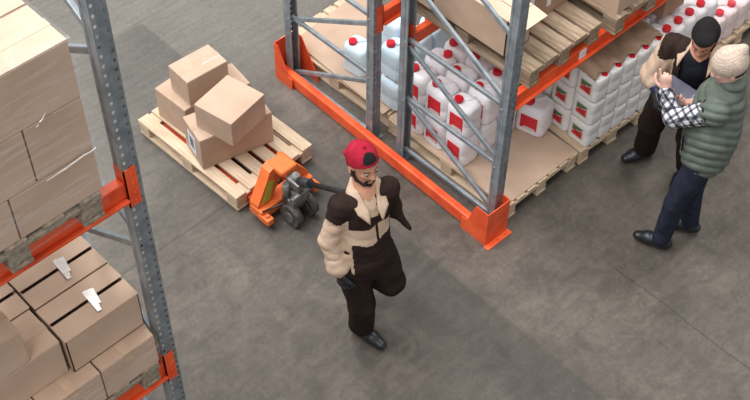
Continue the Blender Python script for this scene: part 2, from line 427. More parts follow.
# ================================================================== RACKS
def post_mesh(h):
    bm = bmesh.new()
    prof = [(-.04, .0), (-.0405, .066), (-.022, .066)]
    def strip(pts, mi):
        for (a, b), (c, d) in zip(pts, pts[1:]):
            q = [bm.verts.new(p) for p in ((a, b, 0), (c, d, 0), (c, d, h), (a, b, h))]
            bm.faces.new(q).material_index = mi
    strip([(-.04, 0), (-.013, 0)], 0); strip([(-.013, 0), (-.009, .008), (.009, .008), (.013, 0)], 1); strip([(.013, 0), (.04, 0)], 0)
    for s in (-1, 1):
        strip([(s*.04, 0), (s*.04, .036), (s*.036, .040), (s*.036, .050), (s*.04, .054), (s*.04, .068), (s*.031, .068), (s*.031, .062)], 1)
    me = bpy.data.meshes.new('post'); bm.to_mesh(me); bm.free(); me.materials.append(M['perf']); me.materials.append(M['galv'])
    return me
PM = {}
def upright(name, label, X, y0, y1, h, horiz, diag, group='rack upright frames'):
    """y0 = web plane of the near post (faces -Y), y1 = web plane of the far post (faces +Y)"""
    t = thing(name, label, 'rack frame', (X, y0, 0), 0, group)
    if h not in PM: PM[h] = post_mesh(h)
    link('post', PM[h], t, (0, 0, 0)); link('post', PM[h], t, (0, y1-y0, 0), PI)
    for yy in (.03, y1-y0-.03):
        b = bmesh.new(); B(b, -.06, .06, yy-.05, yy+.05, 0, .006)
        for sx in (-.05, .05): tube(b, [(sx, yy+.035, .005), (sx, yy+.035, .016)], .008, 8)
        obj('foot_plate', b, 'galvdark', t)
    D_ = y1-y0
    for k, z in enumerate(horiz):
        b = bmesh.new(); bar(b, (0, .045, z), (0, D_-.045, z), .026, .032, bev=.004)
        tube(b, [(-.045, .05, z), (.045, .05, z)], .007, 8); tube(b, [(-.045, D_-.05, z), (.045, D_-.05, z)], .007, 8)
        obj('horizontal_brace', b, 'galv', t)
    for za, zb in diag:
        b = bmesh.new(); bar(b, (0, .05, za), (0, D_-.05, zb), .024, .034, bev=.004)
        obj('diagonal_brace', b, 'galv', t)
    return t
RX = 4.485
upright('upright_frame', 'grey perforated rack frame at the aisle corner, its front post standing in the orange guard', RX+.015, 3.365, 4.335, 3.2,
        [.10, .62, 1.17, 2.25], [(.16, .60), (.66, 1.11), (1.22, 1.68), (1.75, 2.2)])
upright('upright_frame', 'grey rack frame at the far end of the orange guard with slanting braces', RX-.01, 4.565, 5.53, 3.2,
        [.03, .62, 1.17, 2.25], [(.56, .06), (1.11, .60), (1.68, 1.22)])
upright('upright_frame', 'far rack frame beyond the pallets of pink jugs', 8.2, 3.385, 4.335, 3.2, [.1, .62, 1.17], [(.16, .6), (.66, 1.11)])
upright('upright_frame', 'far rear rack frame beyond the pallets of pink jugs', 8.2, 4.565, 5.50, 3.2, [.1, .62, 1.17], [(.56, .06), (1.11, .6)])
upright('upright_frame', 'tall perforated grey rack post beside the film wrapped cartons in the near rack', 1.685, 3.18, 4.13, 5.2,
        [.3], [(.36, .9), (1.5, .95), (1.2+.36, 1.8+.24), (2.36, 1.80), (2.42, 2.96), (3.56, 3.02), (3.60, 4.14), (4.7, 4.2)])
upright('upright_frame', 'hidden outer frame of the near rack beyond the left edge', -1.9, 3.18, 4.13, 5.2, [.3, 1.05, 2.2], [(.36, 1.0), (1.1, 2.1)])
def beam(label, x0, x1, y, zb, face=-1, col='orange', plates=(True, True)):
    """beam whose front face lies at y and looks to face*Y"""
    t = thing('rack_beam', label, 'rack beam', (x0, y, zb), 0, 'orange rack beams')
    L = x1-x0; s = face
    b = bmesh.new()
    ya, yb = sorted((0, -s*.05))
    B(b, .0, L, ya, yb, .015, .12, .004)
    ya, yb = sorted((0, s*.028))
    B(b, .0, L, ya, yb, .015, .034, .005)
    obj('beam_profile', b, col, t)
    for k, xx in enumerate((0, L)):
        if not plates[k]: continue
        q = bmesh.new(); d = 1 if k == 0 else -1
        xa, xb = sorted((xx-d*.006, xx)); ya, yb = sorted((s*.012, -s*.06))
        B(q, xa, xb, ya, yb, -.03, .20)
        xa, xb = sorted((xx, xx-d*.062)); ya, yb = sorted((s*.006, s*.012))
        B(q, xa, xb, ya, yb, -.03, .20)
        for zz in (.0, .05, .11, .17): tube(q, [(xx-d*.034, s*.012, zz), (xx-d*.034, s*.019, zz)], .007, 8)
        obj('end_connector', q, col, t)
    return t
beam('orange beam of the front rack, under the wooden pallets with open cartons', RX+.042, 8.2-.042, 3.412, 1.08)
beam('rear orange beam of the front rack, behind the white jugs', RX+.042, 8.2-.042, 4.325, 1.08, 1)
beam('orange beam of the rear rack seen between the two middle posts', RX+.042, 8.2-.042, 4.575, 1.08)
beam('farthest orange beam of the rear rack beyond the jugs', RX+.042, 8.2-.042, 5.49, 1.08, 1)
beam('orange beam of the near rack carrying the upper wrapped load', -1.858, 1.643, 3.19, 2.73)
beam('orange beam at the bottom left carrying the lower wrapped load', -1.858, 1.643, 3.19, 1.336)
beam('rear orange beam of the near rack under the upper wrapped load', -1.858, 1.643, 4.12, 2.73, 1)
beam('rear orange beam of the near rack under the lower wrapped load', -1.858, 1.643, 4.12, 1.336, 1)
lb = bmesh.new(); B(lb, 5.225, 5.295, 3.4065, 3.4115, 1.115, 1.185)
tg = obj('beam_label', lb, 'white'); tag(tg, 'small square white label stuck on the orange beam', 'label')
# orange floor guard
gd = thing('rack_end_guard', 'long orange steel guard along the floor at the end of the racks', 'rack guard', (4.322, 3.30, 0), R_(-1.1))
b = bmesh.new(); bar(b, (.045, .03, .062), (.045, 2.27, .062), .060, .108, bev=.012); obj('curb_rail', b, 'orange', gd)
b = bmesh.new()
prism(b, [(0, 0), (.24, 0), (.24, .11), (.18, .13), (.12, .33), (0, .33)], 'x', -.006, .0)
prism(b, [(0, 0), (0, .33), (.205, .33), (.205, 0)], 'y', 0, .006)
prism(b, [(0, 0), (.17, 0), (.17, .33), (0, .33)], 'x', .205, .211)
B(b, -.02, .225, -.045, .0, 0, .008, .002)
for x_ in (.03, .10, .18): tube(b, [(x_, -.024, .008), (x_, -.024, .02)], .009, 8)
obj('corner_plate', b, 'orange', gd)
b = bmesh.new()
prism(b, [(2.08, 0), (2.28, 0), (2.28, .36), (2.23, .36), (2.12, .12), (2.08, .11)], 'x', -.006, .0)
prism(b, [(0, 0), (0, .36), (.205, .36), (.205, 0)], 'y', 2.28, 2.286)
prism(b, [(2.0, 0), (2.28, 0), (2.28, .36), (2.2, .36), (2.04, .1)], 'x', .200, .206)
obj('corner_plate', b, 'orange', gd)
# ================================================================== PALLETS
def plank(bm_, w, l, h): B(bm_, -w/2, w/2, -l/2, l/2, 0, h, .003)
def make_pallet(label, cat='pallet', n=5, mat='wood', W=.8, L=1.2, group=None, bw=.115):
    t = thing('wooden_pallet', label, cat, group=group)
    for k in range(n):
        x = -W/2+bw/2+(W-bw)*k/(n-1)
        obj('top_board', B(bmesh.new(), -bw/2, bw/2, -L/2, L/2, .122, .144, .003), mat, t, (x, 0, 0))
    for y in (-L/2+.06, 0, L/2-.06):
        obj('cross_board', box(-W/2, W/2, -.06, .06, .100, .1218, .002), mat, t, (0, y, 0))
        for x in (-W/2+.055, 0, W/2-.055):
            obj('block', box(-.05, .05, -.055, .055, .0222, .0998, .004), mat, t, (x, y, 0))
    for x in (-W/2+.055, 0, W/2-.055):
        obj('bottom_board', box(-.05, .05, -L/2, L/2, 0, .022, .003), mat, t, (x, 0, 0))
    return t
def place_pallet(p, loc, rotz=0): p.location = loc; p.rotation_euler = (0, 0, rotz); return p
pj_pallet = place_pallet(make_pallet('pale new wooden pallet lifted on the orange pallet jack', n=6, bw=.095, W=.74, L=1.10), (3.605, 5.275, .012), math.radians(2))
p_front = place_pallet(make_pallet('pallet on the floor under the cardboard sheet behind the corner post', n=7, mat='wood', bw=.085, W=.77), (4.975, 3.955, 0))
p_can = place_pallet(make_pallet('pallet on the floor under the stacked white canisters', n=7, mat='wood', bw=.085, W=.73), (5.775, 3.925, 0), math.radians(-3))
p_back = place_pallet(make_pallet('pallet in the rear rack under the large bare cardboard sheet', n=7, mat='wood', bw=.085), (5.0, 5.19, 0), math.radians(2))
p_far = place_pallet(make_pallet('pallet under the far jugs behind the dark haired worker', mat='wood', W=.70), (6.56, 3.93, 0))
p_pink = place_pallet(make_pallet('pallet under the pinkish jugs at the top right', mat='wood'), (7.34, 3.92, 0))
p_up = place_pallet(make_pallet('old weathered pallet on the orange beam under the open cartons', mat='oldwood', n=5, bw=.125, W=.71), (5.05, 4.0, 1.2005))
p_up2 = place_pallet(make_pallet('weathered pallet farther along the orange beam under the big carton', mat='oldwood'), (5.895, 3.945, 1.2005))
p_lu = place_pallet(make_pallet('grey weathered pallet under the upper wrapped cartons', mat='greywood', bw=.1), (1.09, 3.70, 2.851))
p_ll = place_pallet(make_pallet('pallet under the lower wrapped cartons in the near rack', mat='greywood', bw=.1), (1.19, 3.73, 1.457))
# cardboard sheets
def sheet(label, poly, z, mat='cardlight', th=.006):
    b = bmesh.new(); cx = sum(p[0] for p in poly)/len(poly); cy = sum(p[1] for p in poly)/len(poly)
    prism(b, [(x-cx, y-cy) for x, y in poly], 'z', 0, th)
    o = obj('cardboard_sheet', b, mat, None, (cx, cy, z)); tag(o, label, 'cardboard sheet'); return o
sheet('flat cardboard sheet on the floor pallet between the corner post and the canisters', [(4.585, 3.375), (5.36, 3.365), (5.37, 4.55), (4.60, 4.56)], .1445, 'card')
sheet('large bare cardboard sheet on the rear pallet beyond the grey frame', [(4.575, 4.60), (5.36, 4.62), (5.40, 5.74), (4.63, 5.66)], .1600, 'card')
# ================================================================== CARTONS
def carton(label, w, d, h, loc, rotz=0, group=None, seam='x', mat='card', flaps=True, tape='tape', base=False, film=None):
    """w along x, d along y; seam='x' -> the lid's centre seam runs along x"""
    t = thing('cardboard_box', label, 'box', loc, rotz, group)
    obj('box_body', box(-w/2, w/2, -d/2, d/2, 0, h-.003, .004, 2), mat, t)
    if flaps == 'open':
        bpy.data.objects.remove(t.children[0]); b = bmesh.new(); g = .007
        B(b, -w/2, w/2, -d/2, d/2, 0, .005); B(b, -w/2, -w/2+.005, -d/2, d/2, 0, h); B(b, w/2-.005, w/2, -d/2, d/2, 0, h); B(b, -w/2, w/2, -d/2, -d/2+.005, 0, h); B(b, -w/2, w/2, d/2-.005, d/2, 0, h)
        obj('box_body', b, mat, t)
        for s in (-1, 1):
            b = bmesh.new(); bar(b, (0, s*(d/2+.001), h+.001), (0, s*g, h+(.012 if s > 0 else .004)), w+.004, .003, (0, 0, 1)); obj('flap', b, mat, t)
        b = bmesh.new(); rs_ = random.Random(int(w*1e4+loc[0]*100)); xo = rs_.uniform(-.05, .05)
        for q in range(3):
            mt = Matrix.Translation((xo+q*.014-.01, -.01+q*.006, h+.0125)) @ Matrix.Rotation(rs_.uniform(-.35, .35), 4, 'Z')
            B(b, -.011, .011, -.075+q*.01, .065-q*.012, q*.0016, q*.0016+.001, mat=mt)
        obj('tape', b, tape, t); return t
    if flaps:
        g = .0025
        if seam == 'x':
            for s in (-1, 1):
                ya, yb = sorted((s*g, s*(d/2-.002)))
                obj('flap', box(-w/2+.001, w/2-.001, ya, yb, h-.0025, h+.0015, .001), mat, t)
            obj('tape', box(-w/2-.0012, w/2+.0012, -.024, .024, h+.0018, h+.0026), tape, t)
            for s in (-1, 1): obj('tape_end', box(s*(w/2+.0008)-.0006, s*(w/2+.0008)+.0006, -.024, .024, h-.07, h+.002), tape, t)
        else:
            for s in (-1, 1):
                xa, xb = sorted((s*g, s*(w/2-.002)))
                obj('flap', box(xa, xb, -d/2+.001, d/2-.001, h-.0025, h+.0015, .001), mat, t)
            obj('tape', box(-.024, .024, -d/2-.0012, d/2+.0012, h+.0018, h+.0026), tape, t)
            for s in (-1, 1): obj('tape_end', box(-.024, .024, s*(d/2+.0008)-.0006, s*(d/2+.0008)+.0006, h-.07, h+.002), tape, t)
    return t
GZ = .1565
R = math.radians
jg = 'cartons on the pallet jack pallet'
big = carton('long carton at the front of the jack pallet with a white shipping label', .57, .28, .295, (3.565, 5.155, GZ), R(-13), jg, 'x', 'card', True)
b = bmesh.new(); B(b, -.2875, -.2858, -.05, .07, .06, .24); lab = obj('shipping_label', b, 'white', big)
b = bmesh.new(); B(b, -.2885, -.2876, -.025, .045, .10, .21); obj('printed_panel', b, 'blueprint', lab)
B_ = bmesh.new(); B(B_, -.2892, -.2886, -.005, .025, .12, .19); obj('printed_mark', B_, 'tablet', lab)
carton('upright carton at the left rear of the jack pallet, under the taped carton', .345, .335, .28, (3.54, 5.58, GZ), R(3), jg, 'x', 'card')
tall = carton('taped carton perched at the back left, topmost of the rear stack', .35, .235, .228, (3.615, 5.52, GZ+.2845), R(-3), jg, 'x', 'card', True)
b = bmesh.new(); B(b, .01, .175, -.03, -.0265, .2275, .2305); 
for q in range(7): B(b, .02+q*.022, .034+q*.022, -.034+.006*(q % 2), -.026+.006*(q % 2), .2275, .2312)
obj('torn_tape', b, 'cleartape', tall)
carton('plain square carton tilted across the long carton, topmost of the front stack', .365, .335, .225, (3.545, 5.08, GZ+.299), R(11), jg, 'x', 'card', False)
carton('small carton at the rear right of the jack pallet, mostly hidden', .17, .26, .285, (3.835, 5.44, GZ), R(-8), jg, 'y', 'card')
# --- upper wrapped load of the near rack
ord_ = ['first', 'second', 'third', 'fourth', 'fifth', 'sixth']
lay = ['bottom', 'middle', 'top']
gu = 'wrapped cartons of the upper near load'
zs = [2.9955, 3.233, 3.518]; hs = [.234, .282, .285]
for L_ in range(3):
    ws = [.39, .39] if L_ != 1 else [.26, .26, .26]
    for r_ in range(3):
        x = 1.51
        for c_, w in enumerate(ws):
            carton(f'upper wrapped load carton, {lay[L_]} layer, {ord_[r_]} row from front, {ord_[c_]} from the post',
                   w-.006, .255, hs[L_], (x-w/2, 3.24+r_*.262, zs[L_]), 0, gu, 'x', 'card')
            x -= w
# --- lower load
gl = 'wrapped cartons of the lower near load'
zb = 1.6015
carton('lower layer carton nearest the bottom left rack post', .305, .4, .225, (1.445, 3.335, zb), 0, gl, 'y', 'card')
carton('lower layer carton second from the bottom left rack post', .305, .4, .225, (1.133, 3.335, zb), 0, gl, 'y', 'card')
carton('lower layer carton third from the bottom left rack post', .19, .4, .225, (.88, 3.335, zb), 0, gl, 'y', 'card')
for k, x in enumerate((1.40, .99)):
    carton(f'lower layer carton of the back row, {ord_[k]} from the rack post', .40, .55, .225, (x, 3.82, zb), 0, gl, 'y', 'card')
carton('front carton with an open dark lid seam on top of the lower load', .405, .238, .245, (1.403, 3.336, zb+.229), 0, gl, 'x', 'card', 'open', tape='cleartape')
carton('carton with shiny clear tape behind the front one on the lower load', .405, .235, .245, (1.408, 3.585, zb+.229), 0, gl, 'x', 'card', 'open', tape='cleartape')
carton('rearmost carton of the right column on the lower load', .405, .235, .245, (1.41, 3.83, zb+.229), 0, gl, 'x', 'card')
carton('left column front carton on the lower load', .36, .245, .245, (1.005, 3.365, zb+.229), 0, gl, 'x', 'card')
carton('left column middle carton on the lower load', .36, .235, .245, (1.01, 3.612, zb+.229), 0, gl, 'x', 'card', 'open', tape='cleartape')
carton('left column rear carton on the lower load', .36, .235, .245, (1.015, 3.855, zb+.229), 0, gl, 'x', 'card')
carton('carton standing highest at the far left of the lower load', .34, .245, .235, (.86, 3.365, zb+.478), 0, gl, 'x', 'card')
# dark lid seams
# --- stretch film around both loads
def film_shell(label, x0, x1, y0, y1, z0, z1, top=True, seed=1):
    rs = random.Random(seed); bm = bmesh.new(); N = 14
    for (u0, u1, v0, v1, f) in ((x0, x1, z0, z1, lambda u, v, w: (u, y0-w, v)), (y0, y1, z0, z1, lambda u, v, w: (x1+w, u, v)), (x0, x1, y0, y1, lambda u, v, w: (u, v, z1+w))):
        if f(0, 0, 0)[2] == z1 and not top: continue
        V = {}
        for i in range(N+1):
            for j in range(N+1):
                w = .0 if i in (0, N) or j in (0, N) else rs.uniform(.0, .006)
                V[i, j] = bm.verts.new(f(u0+(u1-u0)*i/N, v0+(v1-v0)*j/N, w))
        for i in range(N):
            for j in range(N): bm.faces.new((V[i, j], V[i+1, j], V[i+1, j+1], V[i, j+1])).smooth = True
    o = obj('stretch_film', bm, 'film'); tag(o, label, 'film'); return o
film_shell('clear shiny stretch film wrapped around the upper carton load', .70, 1.516, 3.103, 3.90, 2.90, 3.812, True, 1)
fs = bpy.data.objects['stretch_film']
fr = random.Random(12)
for (xa, za, xb, zb_, wd) in ((1.51, 3.245, 1.28, 3.225, .010), (1.35, 3.55, 1.30, 3.51, .012)):
    b = bmesh.new(); n_ = 9; vs_ = []
    for q in range(n_):
        t_ = q/(n_-1); x_ = xa+(xb-xa)*t_+fr.uniform(-.003, .003); z_ = za+(zb_-za)*t_+fr.uniform(-.003, .003); wv = wd*(.4+.8*math.sin(PI*t_))*fr.uniform(.7, 1.3)
        vs_.append([b.verts.new(p) for p in ((x_-wv*.5, 3.0985, z_-wv*.3), (x_, 3.0935, z_+wv*.1), (x_+wv*.5, 3.0985, z_+wv*.5))])
    for q in range(n_-1):
        for w_ in (0, 1): b.faces.new((vs_[q][w_], vs_[q][w_+1], vs_[q+1][w_+1], vs_[q+1][w_])).smooth = True
    obj('film_fold', b, 'cleartape', fs)
film_shell('clear stretch film around the lower layer of the lower carton load', .78, 1.607, 3.125, 4.10, 1.56, 1.83, False, 2)
# --- open cartons on the upper pallet
gu2 = 'cartons on the weathered pallet'
ob = thing('cardboard_box', 'open carton with its end flap sticking out above the corner post', 'box', (4.80, 3.935, 1.3450), 0, gu2)
b = bmesh.new(); w, d, h = .24, .64, .30
B(b, -w/2, w/2, -d/2, d/2, 0, .006); B(b, -w/2, -w/2+.006, -d/2, d/2, 0, h); B(b, w/2-.006, w/2, -d/2, d/2, 0, h)
B(b, -w/2, w/2, -d/2, -d/2+.006, 0, h); B(b, -w/2, w/2, d/2-.006, d/2, 0, h)
obj('box_body', b, 'card', ob)
obj('flap', B(bmesh.new(), -w/2+.003, -.003, -d/2+.004, d/2-.004, h, h+.004), 'cardlight', ob)
obj('flap', B(bmesh.new(), .003, w/2-.003, -d/2+.004, d/2-.004, h, h+.004), 'cardlight', ob)
b = bmesh.new(); bar(b, (0, -d/2, h+.002), (0, -d/2-.12, h-.012), w-.004, .004); obj('end_flap', b, 'cardlight', ob)
o2 = carton('brown carton with white stickers behind the open flap on the upper pallet', .50, .52, .30, (5.175, 3.96, 1.3450), 0, gu2, 'y', 'card2')
for (x_, z_) in ((-.16, .16), (.02, .17)):
    s_ = bmesh.new(); B(s_, x_-.02, x_+.02, -.263, -.2605, z_-.09, z_+.09); obj('white_sticker', s_, 'white', o2)
carton('tall carton behind the open one, against the grey frame', .24, .34, .36, (4.785, 4.43, 1.3450), 0, gu2, 'y', 'card')
carton('rear carton on the weathered pallet behind the stickered one', .50, .34, .36, (5.168, 4.40, 1.3450), 0, gu2, 'y', 'card')
carton('large flat-topped carton on the farther beam pallet', .74, .9, .5, (5.90, 3.83, 1.3450), 0, None, 'x', 'card')
# ================================================================== JUGS
def jug_rings(w, d, h, r, sh=.72, topw=.55):
    rings = []
    for z, s in ((0, .93), (.006, .985), (.02, 1), (h*.36, .985), (h*.40, .965), (h*.44, .985), (h*.78, 1), (h*.86, .96), (h*.93, .86), (h*.98, .70), (h, .6)):
        ww = w*s; dd = d*(s if s > .9 else (s+.12)); rings.append([(x, y, z) for x, y in rrect(ww, dd, min(r, ww*.45, dd*.45))])
    return rings
def make_jug(name, label, mat, w=.185, d=.205, h=.262, lab=True, group=None, cat='jug'):
    t = thing(name, label, cat, group=group)
    b = bmesh.new(); loft(b, jug_rings(w, d, h, .045))
    cx, cy = -w*.19, d*.16
    tube(b, [(cx, cy, h*.86), (cx, cy, h*1.02)], .024, 14)
    obj('jug_body', b, mat, t)
    b = bmesh.new(); tube(b, [(cx+.03, cy-.02, h*.93), (cx+.035, cy-.025, h*1.02), (w*.1, -d*.05, h*1.035), (w*.34, -d*.18, h*1.0), (w*.38, -d*.2, h*.84)], .012, 10)
    obj('handle', b, mat, t)
    b = bmesh.new(); tube(b, [(cx, cy, h*1.0), (cx, cy, h*1.0+.030)], .032, 20)
    tube(b, [(cx, cy, h*1.0+.029), (cx, cy, h*1.0+.033)], .027, 20)
    obj('cap', b, 'redcap', t)
    if lab:
        b = bmesh.new(); B(b, -w/2-.0025, -w/2+.004, -.062, .055, h*.22, h*.72, .001); lb_ = obj('label', b, 'redlabel', t); lb_['label'] = 'red label'
        b = bmesh.new(); B(b, -w/2-.0032, -w/2-.0024, -.055, .03, h*.235, h*.30); obj('print_strip', b, 'labelwhite', lb_)
    return t
jug0 = make_jug('plastic_jug', 'x', 'jug'); jug0_used = False
jugb = make_jug('plastic_jug', 'x', 'jugblue', lab=False)
USED = {}
def put(proto, loc, rotz, label, group, scale=None):
    if proto.name not in USED:
        USED[proto.name] = 1; proto.location = loc; proto.rotation_euler = (0, 0, rotz); proto['label'] = label; proto['group'] = group
        if scale: proto.scale = scale
        return proto
    return dup(proto, loc, rotz, label, group, scale)
z1, z2 = .1510, .1510+.2945
jr = random.Random(3)
xs = [4.715, 4.912, 5.109, 5.27]; ys = [3.925, 4.140, 4.355]
gj = 'white jugs with red labels behind the corner frame'
rowp = ['row facing the guard', 'second row from the guard', 'third row from the guard']
colp = ['end nearest the aisle', 'middle of its row', 'end nearest the blue jugs']
# thin pallet-wide board between the layers
for L_ in range(2):
    for i, x in enumerate(xs[:3]):
        for j, y in enumerate(ys):
            if L_ == 0 and i > 0 and j > 0: continue
            put(jug0, (x+jr.uniform(-.005, .005), y+jr.uniform(-.004, .004), (z1, z2)[L_]), R(jr.uniform(-4, 4)) if not (L_ == 1 and i == 1 and j == 2) else R(180),
                f'white jug, {"top" if L_ else "lower"} layer, {rowp[i]}, {colp[j]}', gj)
put(jug0, (5.325, 3.765, z1), R(14), 'single white jug standing apart on the bare cardboard under the orange beam', gj, (1.17, 1.15, .97))
gb = 'pale blue jugs between the middle posts'
for k, (x, y, L_, rz, lb_) in enumerate([
    (4.745, 4.635, 0, 0, 'pale blue jug low between the two middle posts, facing the guard'),
    (4.75, 4.64, 1, 0, 'pale blue jug stacked on top between the two middle posts, facing the guard'),
    (4.945, 4.64, 0, 3, 'pale blue jug low behind the one between the middle posts'),
    (4.945, 4.64, 1, 4, 'pale blue jug on top behind the one between the middle posts'),
    (5.145, 4.645, 0, 0, 'pale blue jug low in the third place behind the middle posts'),
    (5.145, 4.645, 1, -3, 'pale blue jug on top in the third place behind the middle posts'),
    (4.965, 4.865, 0, 0, 'pale blue jug low beside the lone one on the rear pallet'),
    (5.165, 4.865, 0, 0, 'pale blue jug low, farther back from the grey post'),
    (4.965, 4.865, 1, 0, 'pale blue jug on top, beside the lone jug on the rear pallet')]):
    put(jugb, (x, y, z1+.016+L_*.2945), R(rz), lb_, gb)
put(jugb, (4.79, 5.085, z1+.016), R(8), 'pale blue jug standing at the edge of the bare cardboard, left of the grey post', gb)
gf = 'white jugs behind the dark haired worker'
jugf = make_jug('plastic_jug', 'x', 'jug', w=.13, d=.205, h=.265, lab=False); jugq = make_jug('plastic_jug', 'x', 'jugpink', w=.15, d=.205, h=.265, lab=False)
for r_, y in enumerate((3.45, 3.665)):
    for i in range(5):
        x = 6.285+i*.137
        for L_ in (0, 1):
            put(jugf, (x, y, z1+L_*.2965), R(180+jr.uniform(-5, 5)), f'white jug behind the worker, {"upper" if L_ else "lower"} layer, {ord_[r_]} row, {ord_[i]} past the canisters', gf)
carton('brown carton set on the far white jugs below the orange beam', .26, .36, .24, (6.47, 3.67, z1+.2965*2+.006), R(0), None, 'x', 'card2')
carton('plain carton low behind the far white jugs', .5, .45, .588, (6.54, 4.01, z1), 0, None, 'x', 'card2')
gp = 'pinkish jugs at the top right'
for i in range(5):
    for j in range(3):
        put(jugq, (7.04+i*.158, 3.45+j*.21, z1), R(180+jr.uniform(-4, 4)), f'pinkish jug, {ord_[j]} row from the aisle, {ord_[i]} from the gap', gp)
film_shell('thin film over the pinkish jugs at the top right', 6.95, 7.76, 3.325, 4.0, .15, .448, True, 5)
# canisters with printed labels
def make_canister():
    t = thing('plastic_canister', 'x', 'canister')
    w, d, h = .138, .197, .212
    b = bmesh.new(); loft(b, [[(x, y, z) for x, y in rrect(w*s, d*s, .035)] for z, s in ((0, .93), (.008, .99), (.02, 1), (h*.47, .99), (h*.5, .975), (h*.53, .99), (h-.03, 1), (h-.012, .98), (h-.003, .92), (h, .86))])
    obj('canister_body', b, 'canister', t)
    b = bmesh.new(); tube(b, [(.03, -.066, h-.004), (.03, -.066, h+.010)], .022, 12); obj('cap', b, 'redcap', t)
    x = -w/2
    b = bmesh.new(); B(b, x-.0025, x+.003, -.058, .058, .05, .165, .0008); lb_ = obj('label', b, 'labelwhite', t)
    b = bmesh.new(); prism(b, [(-.046, .062), (.046, .062), (.046, .095), (-.046, .13)], 'x', x-.0036, x-.0024, 0)
    obj('red_panel', b, 'redlabel', lb_)
    b = bmesh.new(); prism(b, [(-.046, .137), (.046, .102), (.046, .154), (-.046, .154)], 'x', x-.0036, x-.0024, 0)
    obj('green_panel', b, 'labelgreen', lb_)
    b = bmesh.new(); prism(b, [(-.03, .085), (.03, .13), (.036, .12), (-.02, .075)], 'x', x-.0044, x-.0034, 0); B(b, x-.0044, x-.0034, -.044, .0, .06, .068)
    obj('print_mark', b, 'labeldark', lb_)
    return t
can0 = make_canister()
gc = 'white canisters stacked on the pallet beyond the bare cardboard'
ca = R(-3)
for L_ in range(3):
    for i in range(5):
        for j in range(4):
            if i > 0 and j > 0: continue
            x = 5.490+i*.143; y = 3.44+j*.203
            dx, dy = x-5.41, y-3.33
            loc = (5.415+dx*math.cos(ca)-dy*math.sin(ca), 3.335+dx*math.sin(ca)+dy*math.cos(ca), .146+L_*.2265)
            where = 'corner stack by the lone jug' if i == j == 0 else (f'aisle side, {ord_[i]} from the labelled corner' if j == 0 else f'labelled side, {ord_[j]} from the aisle')
            put(can0, loc, ca, f'white canister, {lay[L_]} layer, {where}', gc)
# crumpled cover on the canisters
bm = bmesh.new(); V = {}; NX, NY = 40, 40; rs = random.Random(9)
for i in range(NX+1):
    for j in range(NY+1):
        x = i/NX*.72; y = j/NY*.80
        bump = .016*(1-abs(math.sin(PI*x/.143))**.6)*-1+.006*math.sin(PI*y/.203*1)+.003*rs.uniform(-1, 1)
        inset = .030*abs(math.cos(PI*x/.143)) if j == 0 else 0
        V[i, j] = bm.verts.new((x, y-inset+.052-.035*(i/NX > .97), .021+bump*1.3+.006*math.sin(x*31+y*9)*math.sin(y*23)))
for i in range(NX):
    for j in range(NY): bm.faces.new((V[i, j], V[i+1, j], V[i+1, j+1], V[i, j+1])).smooth = True
cv = obj('kraft_cover', bm, 'corr', None, (5.412, 3.345, .146+.2265*3-.003), ca)
md = cv.modifiers.new('thickness', 'SOLIDIFY'); md.thickness = .004
tag(cv, 'crumpled brown kraft cover lying over the tops of the stacked canisters', 'cover')
# ================================================================== PALLET JACK
pj = thing('pallet_jack', 'orange hand pallet jack under the carton pallet with black tow handle', 'pallet jack', (3.545, 4.60, 0), R(2))
def chan(x, bm_):
    prism(bm_, [(x-.08, 0), (x+.08, 0), (x+.08, .9), (x+.05, 1.05), (x-.05, 1.05), (x-.08, .9)], 'z', .085, .092)
for s in (-1, 1):
    b = bmesh.new(); x = s*.158+.04
    prism(b, [(x-.07, 0), (x+.07, 0), (x+.07, .95), (x+.045, 1.12), (x-.045, 1.12), (x-.07, .95)], 'z', .092, .0985)
    B(b, x-.07, x-.064, 0, .95, .04, .094); B(b, x+.064, x+.07, 0, .95, .04, .094)
    f = obj('fork', b, 'redpaint', pj)
    b = bmesh.new()
    for q in (-.02, .02): tube(b, [(x+q-.016, .86, .037), (x+q+.016, .86, .037)], .037, 16)
    obj('load_wheel', b, 'wheel', f)
b = bmesh.new()   # cross body and triangular pedestal
B(b, -.29, .29, -.10, .02, .07, .17, .012, 2)
prism(b, [(-.29, .10), (-.17, .10), (-.025, .36), (.0, .47), (-.06, .52), (-.13, .49), (-.17, .40), (-.28, .20)], 'y', -.055, .03)
prism(b, [(.29, .10), (.17, .10), (.045, .36), (.0, .47), (.05, .52), (.10, .49), (.14, .40), (.28, .20)], 'y', -.055, .03)
B(b, -.085, .085, -.14, .02, .46, .52, .02, 3)
bmesh.ops.scale(b, vec=(.86, 1, .88), verts=b.verts)
obj('pedestal', b, 'jackorange', pj)
b = bmesh.new(); prism(b, [(-.205, .17), (-.135, .17), (-.075, .33), (-.125, .345)], 'y', -.0585, -.0545); o = obj('warning_sticker', b, 'yellow', pj); o['label'] = 'yellow-green sticker'
for s in (-1, 1):
    b = bmesh.new(); B(b, s*.225-.03, s*.225+.03, -.17, -.06, .06, .12, .01, 2); tube(b, [(s*.225, -.13, .12), (s*.225, -.13, .14)], .015, 10); obj('side_bumper', b, 'jackorange', pj)
b = bmesh.new()
tube(b, [(0, -.20, .14), (0, -.20, .30)], .05, 20); tube(b, [(0, -.20, .30), (0, -.20, .44)], .028, 16)
tube(b, [(-.065, -.16, .2), (-.065, -.16, .36)], .026, 14); B(b, -.08, .08, -.25, -.12, .17, .23, .012, 2)
tube(b, [(-.1, -.25, .28), (.1, -.25, .28)], .018, 12); B(b, -.045, .045, -.27, -.13, .33, .40, .012, 2)
obj('hydraulic_pump', b, 'greymetal', pj)
